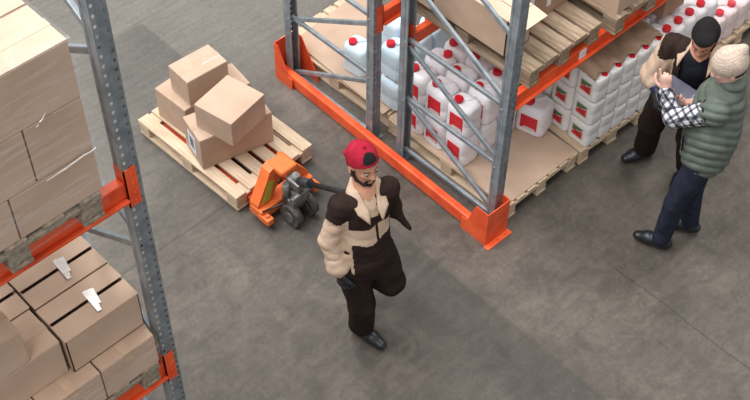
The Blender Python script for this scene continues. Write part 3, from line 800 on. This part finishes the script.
for s in (-1, 1):
    b = bmesh.new(); tube(b, [(s*.045, -.22, .09), (s*.105, -.22, .09)], .09, 28); w_ = obj('steer_wheel', b, 'wheel', pj)
    b = bmesh.new(); tube(b, [(s*.04, -.22, .09), (s*.112, -.22, .09)], .045, 20); obj('wheel_hub', b, 'greymetal', w_)
b = bmesh.new(); tube(b, [(-.24, -.1, .16), (-.12, -.2, .24)], .007, 8); obj('release_rod', b, 'darkmetal', pj)
mw = Matrix.Translation((3.545, 4.60, 0)) @ Matrix.Rotation(R(2), 4, 'Z'); inv = mw.inverted()
HND = Vector((3.455, 3.545, .985))
hp = inv @ HND; p0 = Vector((0, -.235, .40)); p1 = p0.lerp(hp, .16)
b = bmesh.new(); tube(b, [p0, p1], .034, 14); obj('handle_socket', b, 'darkmetal', pj)
b = bmesh.new(); tube(b, [p1, p0.lerp(hp, .86)], .019, 14); obj('tow_bar', b, 'black', pj)
q0 = p0.lerp(hp, .86); b = bmesh.new(); rx = Vector((1, 0, 0)); tube(b, [q0, q0+rx*.08+Vector((0, -.06, .05)), hp+rx*.085, hp-rx*.085, q0-rx*.08+Vector((0, -.06, .05)), q0], .014, 10); obj('loop_grip', b, 'black', pj)
# ================================================================== PEOPLE
def V3(*a): return np.array(a, float)
def nrm(v): v = np.array(v, float); return v/np.linalg.norm(v)
UP = V3(0, 0, 1)
def rot(v, axis, a):
    axis = nrm(axis); v = np.array(v, float)
    return v*math.cos(a)+np.cross(axis, v)*math.sin(a)+axis*(axis@v)*(1-math.cos(a))
def frame(f, tiltref=UP):
    f = nrm(f); l = nrm(np.cross(tiltref, f)); u = np.cross(f, l); return f, l, u       # forward, person's left, up
def hand_prims(wr, d, n, t, curl=(.35, .45, .35), s=1.0, thumb=.5, point=False, grow=0.0, spread=1.0):
    """wr wrist, d towards the fingers, n the way the palm faces, t the thumb side"""
    wr = np.array(wr, float); d = nrm(d); n = nrm(n-d*np.dot(n, d)); t = nrm(t-d*np.dot(t, d)-n*np.dot(t, n))
    P_ = [cap(wr, wr+d*.03*s, (.026+grow)*s, (.030+grow)*s, sq=[(n, 1.25)], k=.012),
          cap(wr+d*.035*s, wr+d*.078*s, (.036+grow)*s, (.040+grow)*s, sq=[(n, 2.1)], k=.012)]
    for i, (o, L, r) in enumerate(((.030, .074, .0092), (.010, .082, .0096), (-.011, .076, .0092), (-.030, .060, .0082))):
        p = wr+d*(.088-.004*abs(i-1))*s+t*o*s*.95; dd = nrm(d+t*o*3*spread)
        cs = (.05, .08, .05) if (point and i == 0) else ((1.1, 1.3, .9) if point else curl)
        for q, (frac, c) in enumerate(zip((.46, .30, .24), cs)):
            dd = rot(dd, np.cross(dd, n), c); e = p+dd*L*frac*s
            P_.append(cap(p, e, (r-.0006*q+grow)*s, (r-.0006*(q+1)+grow)*s, k=.003 if q else .008)); p = e
    p = wr+d*.022*s+t*.026*s; dd = nrm(t*.8+d*.75+n*.25)
    for q, L in enumerate((.042, .034, .026)):
        e = p+dd*L*s; P_.append(cap(p, e, (.0125-.001*q+grow)*s, (.0115-.001*q+grow)*s, k=.008 if q == 0 else .003)); p = e; dd = nrm(rot(dd, np.cross(dd, d+n*.6), thumb))
    return P_
def head_prims(H, f, l, u, neck, s=1.0):
    c = lambda a, b, c_: H+(f*a+l*b+u*c_)*s
    P_ = [ell(c(-.012, 0, .028), (.098*s, .077*s, .092*s), (f, l, u), k=.03), ell(c(.022, 0, -.045), (.068*s, .058*s, .066*s), (f, l, u), k=.03),
          cap(c(.058, 0, -.094), c(.064, 0, -.092), .020*s, k=.03),                                   # chin
          cap(c(.086, 0, .018), c(.104, 0, -.022), .008*s, .0125*s, k=.012), cap(c(.100, .009, -.026), c(.100, -.009, -.026), .0085*s, k=.008),  # nose
          cap(c(.074, .028, .030), c(.082, .010, .026), .010*s, k=.015), cap(c(.074, -.028, .030), c(.082, -.010, .026), .010*s, k=.015),      # brow
          cap(c(.066, .038, -.012), c(.074, .024, -.02), .014*s, k=.02), cap(c(.066, -.038, -.012), c(.074, -.024, -.02), .014*s, k=.02),      # cheeks
          cap(c(.084, .016, -.055), c(.084, -.016, -.055), .0075*s, k=.006), cap(c(.082, .013, -.066), c(.082, -.013, -.066), .008*s, k=.006)]  # lips
    for sd in (-1, 1):
        P_.append(ell(c(-.008, sd*.077, -.004), (.020*s, .008*s, .032*s), (nrm(f-l*sd*-.4), l, u), k=.006))
        P_.append(cap(c(-.004, sd*.082, -.020), c(-.004, sd*.082, -.024), .008*s, k=.004))
    P_.append(cap(np.array(neck)-UP*.03, c(-.018, 0, -.07), .060*s, .052*s, k=.03))
    carve = [cap(c(.094, sd*.031, .009), c(.094, sd*.033, .009), .014*s) for sd in (-1, 1)]
    return P_, carve
def limb(*pr, **kw):
    return [cap(a, b, ra, rb, **kw) for (a, b, ra, rb) in pr]
def body_prims(J, fw, head, hands, s=1.0, foot=True):
    l = nrm(np.cross(UP, fw)); P_ = []
    ch = (J['Rsh']+J['Lsh'])/2; wa = J['pelvis']*.72+ch*.28
    P_ += [cap(J['Rsh'], J['Lsh'], .052, k=.04), cap(ch-UP*.09, wa, .135, .115, sq=[(fw, 1.4)], k=.05), cap(wa, J['pelvis']-UP*.03, .125, .14, sq=[(fw, 1.35)], k=.05),
           cap(J['neck']-UP*.05, J['neck'], .075, .058, k=.05)]
    for q in 'RL':
        P_ += limb((J[q+'sh'], J[q+'el'], .050, .038), (J[q+'el'], J[q+'wr'], .040, .026), k=.02)
        P_ += limb((J[q+'hip'], J[q+'kn'], .082, .052), (J[q+'kn'], J[q+'ank'], .054, .036), k=.03)
        a = J[q+'ank']; to = J[q+'toe']
        P_ += [cap(a-UP*.03*(1 if foot else 1), to, .034, .024, k=.02)]
    hp, cv = head
    return P_+hp+hands, cv
def eyes(H, f, l, u, parent, org, s=1.0, shut=False):
    for sd in (-1, 1):
        c = H+(f*.079+l*sd*.031+u*.008)*s-org
        b = bmesh.new(); bmesh.ops.create_icosphere(b, subdivisions=2, radius=.0115*s, matrix=Matrix.Translation(c))
        e = obj('eye', b, 'eyewhite', parent, smooth=True)
        c2 = c+f*.0060*s-u*.002
        b = bmesh.new(); bmesh.ops.create_icosphere(b, subdivisions=2, radius=.0078*s, matrix=Matrix.Translation(c2)); obj('iris', b, 'lens', e, smooth=True)
def shoe(name, ank, toe, parent, org, mat='shoe', r=.048):
    a = np.array(ank); t = np.array(toe); d = t-a; d[2] = 0; d = nrm(d) if np.linalg.norm(d) > .02 else V3(0, -1, 0)
    dd = nrm(t-a-UP*(0)); heel = a-UP*.045-nrm(V3(dd[0], dd[1], 0))*.045
    w = nrm(np.cross(UP, d))
    pr = [cap(heel+UP*.0, a+(t-a)*.55-UP*.012, .040, .044, k=.03), cap(a+(t-a)*.5-UP*.012, t, .045, .036, sq=[(UP, 1.25)], k=.03), cap(a-UP*.03, a+UP*.03, .048, .046, k=.03)]
    o = organic(name, pr, .007, mat, parent, org)
    return o
def stripes(fn, amp): return fn
# ---------------------------------------------------------------- worker with the pallet jack
org = V3(3.17, 3.33, 0)
p1 = thing('person', 'walking worker in a backwards red cap towing the pallet jack', 'person', tuple(org))
f1 = nrm(V3(-.30, -.95, 0)); l1 = nrm(np.cross(UP, f1))
J = {k: V3(*v) for k, v in dict(neck=(3.195, 3.345, 1.47), Rsh=(3.05, 3.39, 1.405), Lsh=(3.335, 3.30, 1.405), Rel=(2.975, 3.405, 1.13), Rwr=(2.968, 3.305, .90),
     Lel=(3.405, 3.34, 1.15), Lwr=(3.455, 3.49, 1.03), pelvis=(3.155, 3.32, .95), Rhip=(3.065, 3.345, .92), Lhip=(3.245, 3.285, .92), Rkn=(3.105, 3.265, .50),
     Rank=(3.18, 3.355, .10), Rtoe=(3.20, 3.185, .045), Lkn=(3.30, 3.22, .615), Lank=(3.36, 3.565, .36), Ltoe=(3.345, 3.52, .18)).items()}
H1 = V3(3.205, 3.37, 1.645); hf, hl, hu = frame(V3(-.16, -1, -.06))
hands = hand_prims(J['Rwr'], V3(.02, -.12, -1), V3(.95, .1, -.1), V3(-.2, -1, 0), (.45, .6, .5))
hands += hand_prims(J['Lwr'], V3(0, .35, -.5), V3(-.2, .9, .2), V3(-1, 0, 0), (.9, 1.1, .9))
pr, cv = body_prims(J, f1, head_prims(H1, hf, hl, hu, J['neck']), hands)
organic('body', pr, .0075, 'skin2', p1, org, carve=cv)
eyes(H1, hf, hl, hu, p1, org)
# beard, brows and hair
c = lambda a, b, c_, H=H1, f=hf, l=hl, u=hu: H+f*a+l*b+u*c_
bp_ = []
for sd in (-1, 1):
    pts = [c(.0, sd*.073, .0), c(.006, sd*.070, -.035), c(.030, sd*.058, -.070), c(.060, sd*.030, -.098), c(.074, 0, -.104)]
    for a_, b_ in zip(pts, pts[1:]): bp_.append(cap(a_, b_, .011, .014, k=.012))
    bp_ += [cap(c(.092, sd*.004, -.041), c(.082, sd*.027, -.055), .0055, k=.004), cap(c(.080, sd*.028, -.055), c(.072, sd*.03, -.085), .008, k=.01)]
bp_ += [cap(c(.078, .02, -.084), c(.078, -.02, -.084), .011, k=.01)]
organic('beard', bp_, .005, 'beard', p1, org)
for sd in (-1, 1): organic('eyebrow', [cap(c(.088, sd*.016, .028), c(.078, sd*.044, .028), .0048, .003)], .003, 'hair', p1, org)
hp_ = [ell(c(-.024, 0, .012), (.095, .080, .088), (hf, hl, hu))]
organic('hair', hp_, .006, 'hair', p1, org, cut=lambda C: ((C-H1)@hu < -.035) | (((C-H1)@hf > .035) & ((C-H1)@hu < .02)))
def capmat(C):
    r = C-H1; a = r@hf; b = r@hl; z = r@hu
    win = (a > 0) & ((b/.044)**2+((z-.088)/.042)**2 < 1) & (z > .084)
    return win.astype(int)
tilt = nrm(hu+hf*.12)
cp = [ell(c(-.010, 0, .042), (.107, .089, .093), (hf, hl, hu)), ell(c(-.03, 0, .085), (.07, .07, .05), (hf, hl, hu), k=.03)]
cp += [cap(c(-.105, .045, .012), c(-.105, -.045, .012), .016, k=.02), cap(c(-.135, .03, -.01), c(-.135, -.03, -.01), .012, k=.03), cap(c(0, 0, .145), c(0, 0, .147), .008, k=.004)]
organic('cap', cp, .006, ['capred', 'hair'], p1, org, matfn=capmat, cut=lambda C: ((C-c(0, 0, .034))@nrm(hu+hf*-.40) < 0) & ((C-H1)@hf > -.09))
# trousers
tp = limb((J['Rhip'], J['Rkn'], .100, .080), (J['Rkn'], J['Rank']+UP*.01, .078, .076), (J['Lhip'], J['Lkn'], .104, .088), (J['Lkn'], J['Lank']+UP*.03, .086, .072), k=.03)
tp += [cap(J['pelvis']+UP*.1, J['pelvis']-UP*.06, .155, .165, sq=[(f1, 1.3)], k=.05)]
organic('trousers', tp, .009, 'brown2', p1, org, noise=wrinkle(3, .009), k=.03)
# jacket
ch = (J['Rsh']+J['Lsh'])/2
jp = [cap(J['Rsh']-UP*.012, J['Lsh']-UP*.012, .066, k=.03), cap(ch-UP*.10, ch*.3+J['pelvis']*.7, .158, .155, sq=[(f1, 1.28)], k=.035), cap(ch*.3+J['pelvis']*.7, J['pelvis']-UP*.02, .158, .178, sq=[(f1, 1.25)], k=.035)]
Rcuff = J['Rel']*.34+J['Rwr']*.66
jp += limb((J['Rsh']-UP*.015, J['Rel'], .062, .060), (J['Rel'], Rcuff, .060, .058), (J['Lsh']-UP*.015, J['Lel'], .062, .056), (J['Lel'], J['Lwr'], .056, .046), k=.03)
jp += [cap(J['neck']-UP*.072+l1*sd*.03, J[q_]-UP*.02, .075, .058, k=.03) for sd, q_ in ((-1, 'Rsh'), (1, 'Lsh'))]
jp += [cap(J['Lel'], V3(3.44, 3.20, 1.02), .05, .014, sq=[(nrm(V3(.7, -.7, 0)), 2.0)], k=.05)]
def jm(C):
    C = np.asarray(C); ab = J['Rel']-J['Rsh']; t = ((C-J['Rsh'])@ab)/(ab@ab)
    u = (C-ch)@l1; w = (C-ch)@f1; z = C[:, 2]
    wob = .012*np.sin(u*40)+.008*np.sin(w*55)
    arm = (u < -.135) & (z < 1.315+wob)
    band = (z < 1.262+wob+u*.15) & (z > 1.135+wob*.6+np.where(u < -.02, 0, u*.3)) & (u > -.2) & (u < .125)
    zipc = (np.abs(u-.02) < .008) & (w > 0) & (z < 1.3); vee = (w > 0) & (np.abs(u) < .035) & (z > 1.34)
    return ((arm | band | vee) & ~zipc).astype(int)
jk = organic('jacket', jp, .0085, ['brown', 'beige'], p1, org, noise=wrinkle(5, .0045, 46), k=.03, matfn=jm)
ax_ = nrm(J['Rwr']-J['Rel'])
organic('rolled_cuff', [cap(Rcuff-ax_*.02, Rcuff+ax_*.018, .066, .072, k=.01)], .008, 'beige', p1, org, noise=wrinkle(8, .004, 40))
# collar: two pointed leaves folded over the neckline
def leaf(name, nk, f, l, mat, parent, org, pts=None, k=1.0):
    for sd in (-1, 1):
        A, Bq, Cq, Dq, Eq, Fq = [nk+l*sd*a+f*b_+UP*z_-org for a, b_, z_ in (pts or ((.055, -.075, .040), (.112, -.02, .000), (.098, .115, -.070), (.040, .165, -.135), (.028, .125, -.070), (.058, .045, .022)))]
        mid = (A+Fq)/2+UP*.008; G = nk+f*-.095+UP*.03-org; G2 = nk+f*-.105-UP*.005-org
        bm_ = bmesh.new(); v = [bm_.verts.new(tuple(p)) for p in (A, Bq, Cq, Dq, Eq, Fq, G, G2)]
        for q in ((6, 7, 1, 0), (0, 1, 5), (5, 1, 2, 4), (4, 2, 3)): bm_.faces.new([v[i_] for i_ in q])
        bmesh.ops.subdivide_edges(bm_, edges=bm_.edges[:], cuts=3, use_grid_fill=True)
        o = obj(name, bm_, mat, parent, smooth=True); md_ = o.modifiers.new('thickness', 'SOLIDIFY'); md_.thickness = .012; md_.offset = 1
nk = J['neck']; leaf('collar', nk, f1, l1, 'beige', p1, org)
gl_ = hand_prims(J['Rwr'], V3(.02, -.12, -1), V3(.95, .1, -.1), V3(-.2, -1, 0), (.45, .6, .5), grow=.004)
organic('work_glove', gl_, .0045, 'shoe', p1, org)
gl_ = hand_prims(J['Lwr'], V3(0, .35, -.5), V3(-.2, .9, .2), V3(-1, 0, 0), (.9, 1.1, .9), grow=.004)
organic('work_glove', gl_, .0045, 'shoe', p1, org)
shoe('shoe', J['Rank'], J['Rtoe'], p1, org); shoe('shoe', J['Lank'], J['Ltoe'], p1, org)
# ---------------------------------------------------------------- dark haired worker
org = V3(5.60, 2.90, 0)
p2 = thing('person', 'black-haired worker in a beige and brown jacket looking down at the clipboard', 'person', tuple(org))
f2 = nrm(V3(-.95, -.27, 0)); l2 = nrm(np.cross(UP, f2))
J = {k: V3(*v) for k, v in dict(neck=(5.575, 2.745, 1.44), Rsh=(5.535, 2.925, 1.385), Lsh=(5.645, 2.575, 1.375), Rel=(5.455, 2.985, 1.13), Rwr=(5.405, 2.885, 1.10-.02),
     Lel=(5.53, 2.56, 1.12), Lwr=(5.455, 2.715, 1.14), pelvis=(5.66, 2.83, .93), Rhip=(5.63, 2.92, .90), Lhip=(5.70, 2.75, .90), Rkn=(5.68, 3.01, .49),
     Rank=(5.795, 3.07, .10), Rtoe=(5.655, 3.13, .045), Lkn=(5.76, 2.735, .49), Lank=(5.86, 2.74, .1), Ltoe=(5.70, 2.72, .045)).items()}
H2 = V3(5.515, 2.715, 1.585); hf, hl, hu = frame(V3(-.80, -.30, -.50))
c = lambda a, b, c_, H=H2, f=hf, l=hl, u=hu: H+f*a+l*b+u*c_
hands = hand_prims(J['Rwr'], V3(-.35, -.45, -.80), V3(.2, -.7, -.2), V3(-.8, -.4, .1), (.5, .7, .5))
hands += hand_prims(J['Lwr'], V3(-.4, .7, .25), V3(-.2, .1, 1), V3(-1, -.3, .1), (.4, .6, .4))
pr, cv = body_prims(J, f2, head_prims(H2, hf, hl, hu, J['neck']), hands)
organic('body', pr, .0075, 'skin2', p2, org, carve=cv)
eyes(H2, hf, hl, hu, p2, org)
organic('hair', [ell(c(-.022, 0, .042), (.104, .084, .090), (hf, hl, hu)), ell(c(.035, .012, .100), (.056, .060, .034), (hf, hl, hu), k=.02), cap(c(-.07, 0, -.01), c(-.07, 0, -.04), .05, .035, k=.03)], .006, 'hair', p2, org,
        noise=wrinkle(4, .004, 60), cut=lambda C: (((C-H2)@hf > .02) & ((C-H2)@hu < .072)) | ((np.abs((C-H2)@hl) > .06) & ((C-H2)@hu < .01)))
for sd in (-1, 1): organic('eyebrow', [cap(c(.088, sd*.016, .030), c(.078, sd*.044, .030), .0055, .0035)], .003, 'hair', p2, org)
bp_ = []
for sd in (-1, 1):
    pts = [c(.0, sd*.072, .0), c(.006, sd*.069, -.035), c(.030, sd*.057, -.068), c(.058, sd*.028, -.094), c(.072, 0, -.10)]
    for a_, b_ in zip(pts, pts[1:]): bp_.append(cap(a_, b_, .008, .010, k=.012))
organic('stubble', bp_, .005, 'beard', p2, org)
ch = (J['Rsh']+J['Lsh'])/2
organic('t_shirt', [cap(J['Rsh'], J['Lsh'], .055, k=.03), cap(ch-UP*.07, ch*.3+J['pelvis']*.7, .148, .142, sq=[(f2, 1.28)], k=.04), cap(J['pelvis']+UP*.1, J['pelvis'], .15, sq=[(f2, 1.35)], k=.04)], .009, 'blacktee', p2, org, noise=wrinkle(2, .004))
jp = [cap(J['Rsh'], J['Lsh'], .068, k=.03), cap(ch-UP*.09, ch*.3+J['pelvis']*.7, .165, .165, sq=[(f2, 1.25)], k=.035), cap(ch*.3+J['pelvis']*.7, J['pelvis']-UP*.02, .165, .178, sq=[(f2, 1.25)], k=.035)]
jp += limb((J['Rsh'], J['Rel'], .074, .066), (J['Rel'], J['Rel']*.6+J['Rwr']*.4, .064, .060), (J['Lsh'], J['Lel'], .074, .066), (J['Lel'], J['Lel']*.35+J['Lwr']*.65, .064, .056), k=.02)
def uw(C, ch=ch, l=l2, f=f2): r = np.asarray(C)-ch; return r@l, r@f, r[:, 2]
def jm2(C):
    u, w, z = uw(C)
    wob = .01*np.sin(u*37)+.01*np.sin(w*50)
    brown = (z > -.045+wob) & (np.abs(u) < .25)
    plack = (w > 0.02) & (np.abs(u) < .135) & (z < 0.03)
    low = z < -.40
    return np.where(brown | plack | low, 0, 1)
organic('jacket', jp, .0085, ['brown', 'beige'], p2, org, noise=wrinkle(6, .0065, 40), k=.03, matfn=jm2,
        cut=lambda C: (uw(C)[1] > .03) & (np.abs(uw(C)[0]) < .085-.03*np.clip(-uw(C)[2], 0, 1)) & (uw(C)[2] > -.45) & (np.abs(uw(C)[0]) < .1))
nk = J['neck']; leaf('collar', nk, f2, l2, 'beige', p2, org, ((.055, -.075, .035), (.105, -.02, -.002), (.125, .075, -.045), (.100, .125, -.10), (.085, .085, -.045), (.065, .025, .018)))
tp = limb((J['Rhip'], J['Rkn'], .105, .085), (J['Rkn'], J['Rank']+UP*.02, .084, .078), (J['Lhip'], J['Lkn'], .105, .085), (J['Lkn'], J['Lank']+UP*.02, .084, .078), k=.03)
tp += [cap(J['pelvis']+UP*.06, J['pelvis']-UP*.04, .15, .155, sq=[(f2, 1.3)], k=.05)]
organic('trousers', tp, .009, 'brown2', p2, org, noise=wrinkle(7, .006))
gl_ = hand_prims(J['Rwr'], V3(-.35, -.45, -.80), V3(.2, -.7, -.2), V3(-.8, -.4, .1), (.5, .7, .5), grow=.004)
gl_ += [cap(J['Rel']*.45+J['Rwr']*.55, J['Rwr'], .047, .036, k=.015)]
organic('work_glove', gl_, .0045, 'shoe', p2, org)
shoe('shoe', J['Rank'], J['Rtoe'], p2, org); shoe('shoe', J['Lank'], J['Ltoe'], p2, org)
# ---------------------------------------------------------------- man in the quilted vest
org = V3(5.33, 2.46, 0)
p3 = thing('person', 'man in a cream beanie, grey-green quilted vest and plaid shirt, pointing', 'person', tuple(org))
f3 = nrm(V3(-.45, .89, 0)); l3 = nrm(np.cross(UP, f3))
J = {k: V3(*v) for k, v in dict(neck=(5.435, 2.425, 1.435), Rsh=(5.565, 2.50, 1.385), Lsh=(5.250, 2.38, 1.370), Rel=(5.60, 2.56, 1.12), Rwr=(5.45, 2.61, 1.15),
     Lel=(5.165, 2.60, 1.21), Lwr=(5.215, 2.725, 1.33), pelvis=(5.335, 2.40, .95), Rhip=(5.405, 2.445, .92), Lhip=(5.265, 2.375, .92), Lkn=(5.195, 2.44, .5),
     Lank=(5.205, 2.465, .10), Ltoe=(5.145, 2.61, .045), Rkn=(5.40, 2.44, .5), Rank=(5.465, 2.415, .10), Rtoe=(5.445, 2.51, .045)).items()}
H3 = V3(5.405, 2.455, 1.59); hf, hl, hu = frame(V3(-.66, .66, -.42))
c = lambda a, b, c_, H=H3, f=hf, l=hl, u=hu: H+f*a+l*b+u*c_
hands = hand_prims(J['Lwr'], V3(.02, .25, 1), V3(.75, .5, -.1), V3(-.4, .5, 0), (.5, .6, .5), point=True)
hands += hand_prims(J['Rwr'], V3(-.7, .45, .1), V3(-.1, .3, 1), V3(-.6, -.7, .1), (.5, .7, .5))
J['Rtoe'] = V3(5.40, 2.56, .045)
pr, cv = body_prims(J, f3, head_prims(H3, hf, hl, hu, J['neck']), hands)
organic('body', pr, .0075, 'skin3', p3, org, carve=cv)
eyes(H3, hf, hl, hu, p3, org)
def rib(X, Y, Z):
    r = (X-H3[0])*hu[0]+(Y-H3[1])*hu[1]+(Z-H3[2])*hu[2]; return .002*np.sin(r*420)
organic('beanie', [ell(c(-.018, 0, .045), (.112, .096, .100), (hf, hl, hu)), cap(c(-.05, 0, .07), c(-.105, 0, .115), .075, .030, k=.05), cap(c(-.105, 0, .115), c(-.125, 0, .128), .028, .016, k=.03)], .006, 'beanie', p3, org, noise=rib,
        cut=lambda C: (C-c(0, 0, .005))@nrm(hu-hf*.38) < 0)
organic('hair', [ell(c(-.03, 0, .0), (.085, .078, .075), (hf, hl, hu))], .007, 'beard', p3, org, cut=lambda C: ((C-H3)@hf > -.012) | ((C-H3)@hu < -.05))
ch = (J['Rsh']+J['Lsh'])/2
sp_ = [cap(J['Rsh'], J['Lsh'], .06, k=.03), cap(ch-UP*.07, ch*.4+J['pelvis']*.6, .135, .13, sq=[(f3, 1.35)], k=.04), cap(J['neck']-UP*.04, J['neck']+UP*.01, .062, .060, k=.02)]
sp_ += limb((J['Lsh'], J['Lel'], .072, .058), (J['Lel'], J['Lwr']*.95+J['Lel']*.05, .056, .042), (J['Rsh'], J['Rel'], .072, .06), (J['Rel'], J['Rwr'], .06, .044), k=.03)
organic('plaid_shirt', sp_, .0085, 'plaid', p3, org, noise=wrinkle(9, .005, 30))
def quilt(X, Y, Z):
    s_ = ((X-ch[0])*l3[0]+(Y-ch[1])*l3[1])
    ph = Z+.05*np.cos(s_*9)+.02*np.sin(X*14+Y*9)
    return -.014*np.abs(np.sin(PI*ph/.066))**.7+.004+.002*np.sin(X*60+Z*35)*np.sin(Y*55)
vp_ = [cap(J['Rsh']+l3*.02, J['Lsh']-l3*.02, .076, k=.03), cap(ch-UP*.09, ch*.35+J['pelvis']*.65, .175, .185, sq=[(f3, 1.12)], k=.04), cap(ch*.35+J['pelvis']*.65, J['pelvis']+UP*.0, .185, .178, sq=[(f3, 1.12)], k=.04),
       cap(J['neck']-UP*.04, J['neck']+UP*.035-f3*.01, .095, .083, k=.02)]
aL = nrm(J['Lel']-J['Lsh']); aR = nrm(J['Rel']-J['Rsh'])
vp_ += [cap(J['Lsh'], J['Lsh']+aL*.02, .084, .084, k=.03), cap(J['Rsh'], J['Rsh']+aR*.05, .080, .082, k=.03)]
ve = organic('vest', vp_, .0085, 'vest', p3, org, noise=quilt, carve=[cap(J['Lsh']+aL*.125, J['Lel'], .092, .09), cap(J['Rsh']+aR*.10, J['Rel'], .085, .08)])
b = bmesh.new(); pts = []; e1 = nrm(np.cross(aL, UP)); e2 = np.cross(aL, e1)
for k in range(25):
    a = 2*PI*k/24; pts.append(tuple(J['Lsh']+aL*.042+e1*.080*math.cos(a)+e2*.083*math.sin(a)-org))
tube(b, pts, .007, 8, caps=False); obj('armhole_trim', b, 'blacktee', ve)
b = bmesh.new(); q = ch*.25+J['pelvis']*.75+l3*.13+f3*.15-org; bar(b, q+UP*.07+f3*.012, q-UP*.06, .012, .012, bev=.003); obj('pocket_zip', b, 'blacktee', ve)
tp = limb((J['Rhip'], J['Rkn'], .092, .068), (J['Rkn'], J['Rank']+UP*.01, .066, .060), (J['Lhip'], J['Lkn'], .092, .072), (J['Lkn'], J['Lank']+UP*.01, .070, .062), k=.012)
tp += [cap(J['pelvis']+UP*.06, J['pelvis']-UP*.04, .14, .15, sq=[(f3, 1.3)], k=.05)]
organic('jeans', tp, .009, 'navy', p3, org, noise=wrinkle(11, .005))
shoe('shoe', J['Rank'], J['Rtoe'], p3, org); shoe('shoe', J['Lank'], J['Ltoe'], p3, org)
# clipboard and pen held between the two men
t = thing('clipboard', 'grey clipboard with white paper held between the two men', 'clipboard', (5.415, 2.735, 1.165))
cm = Euler((R(14), R(-26), R(4))).to_matrix().to_4x4()
t.rotation_euler = cm.to_euler()
obj('board', box(-.078, .078, -.115, .115, 0, .006, .002), 'tablet', t)
obj('paper', box(-.070, .070, -.120, -.085, .0062, .0085), 'white', t)
b = bmesh.new(); B(b, -.03, .03, .09, .112, .0062, .014, .003); obj('clip', b, 'greymetal', t)
b = bmesh.new(); tube(b, [(0, 0, 0), (-.03, .03, -.12)], .0045, 10); pen = obj('pen', b, 'blue', None, (5.245, 2.79, 1.37)); tag(pen, 'blue pen in the pointing man\'s raised hand', 'pen')
# ================================================================== CAMERA AND LIGHT
cam = bpy.data.cameras.new('camera'); co = bpy.data.objects.new('camera', cam); COL.objects.link(co)
RM = [[0.722562, -0.521603, 0.453689], [-0.691227, -0.555037, 0.462752], [0.010441, -0.64797, -0.761595]]
m = Matrix(((RM[0][0], -RM[0][1], -RM[0][2], 0), (RM[1][0], -RM[1][1], -RM[1][2], 0), (RM[2][0], -RM[2][1], -RM[2][2], 6.8), (0, 0, 0, 1)))
co.matrix_world = m
cam.sensor_width = 36; cam.lens = 36*1240/750; cam.clip_end = 200
S.camera = co
def area(name, loc, size, energy, col=(1, 1, 1), target=None, sy=None):
    l = bpy.data.lights.new(name, 'AREA'); l.shape = 'RECTANGLE'; l.size = size; l.size_y = sy or size; l.energy = energy; l.color = col
    o = bpy.data.objects.new(name, l); COL.objects.link(o); o.location = loc
    if target is not None: o.rotation_euler = (Vector(target)-Vector(loc)).to_track_quat('-Z', 'Y').to_euler()
    return o
for k, (x, y) in enumerate(((-5, -1), (-3, 11), (5.0, 10), (10.5, 3))):
    area('ceiling_lamp', (x, y, 13.5), 2.2, 560, (1, .985, .96), sy=5)
area('skylight', (-1.0, 6.5, 14.0), 8, 1500, (.95, .98, 1), (3.5, 4.5, 0))
w = bpy.data.worlds.new('world'); S.world = w; w.use_nodes = True
w.node_tree.nodes['Background'].inputs[0].default_value = (.98, .985, 1, 1); w.node_tree.nodes['Background'].inputs[1].default_value = .44
S.view_settings.view_transform = 'Standard'; S.view_settings.look = 'None'; S.view_settings.gamma = 1; S.view_settings.use_curve_mapping = False
S.view_settings.exposure = 0.38
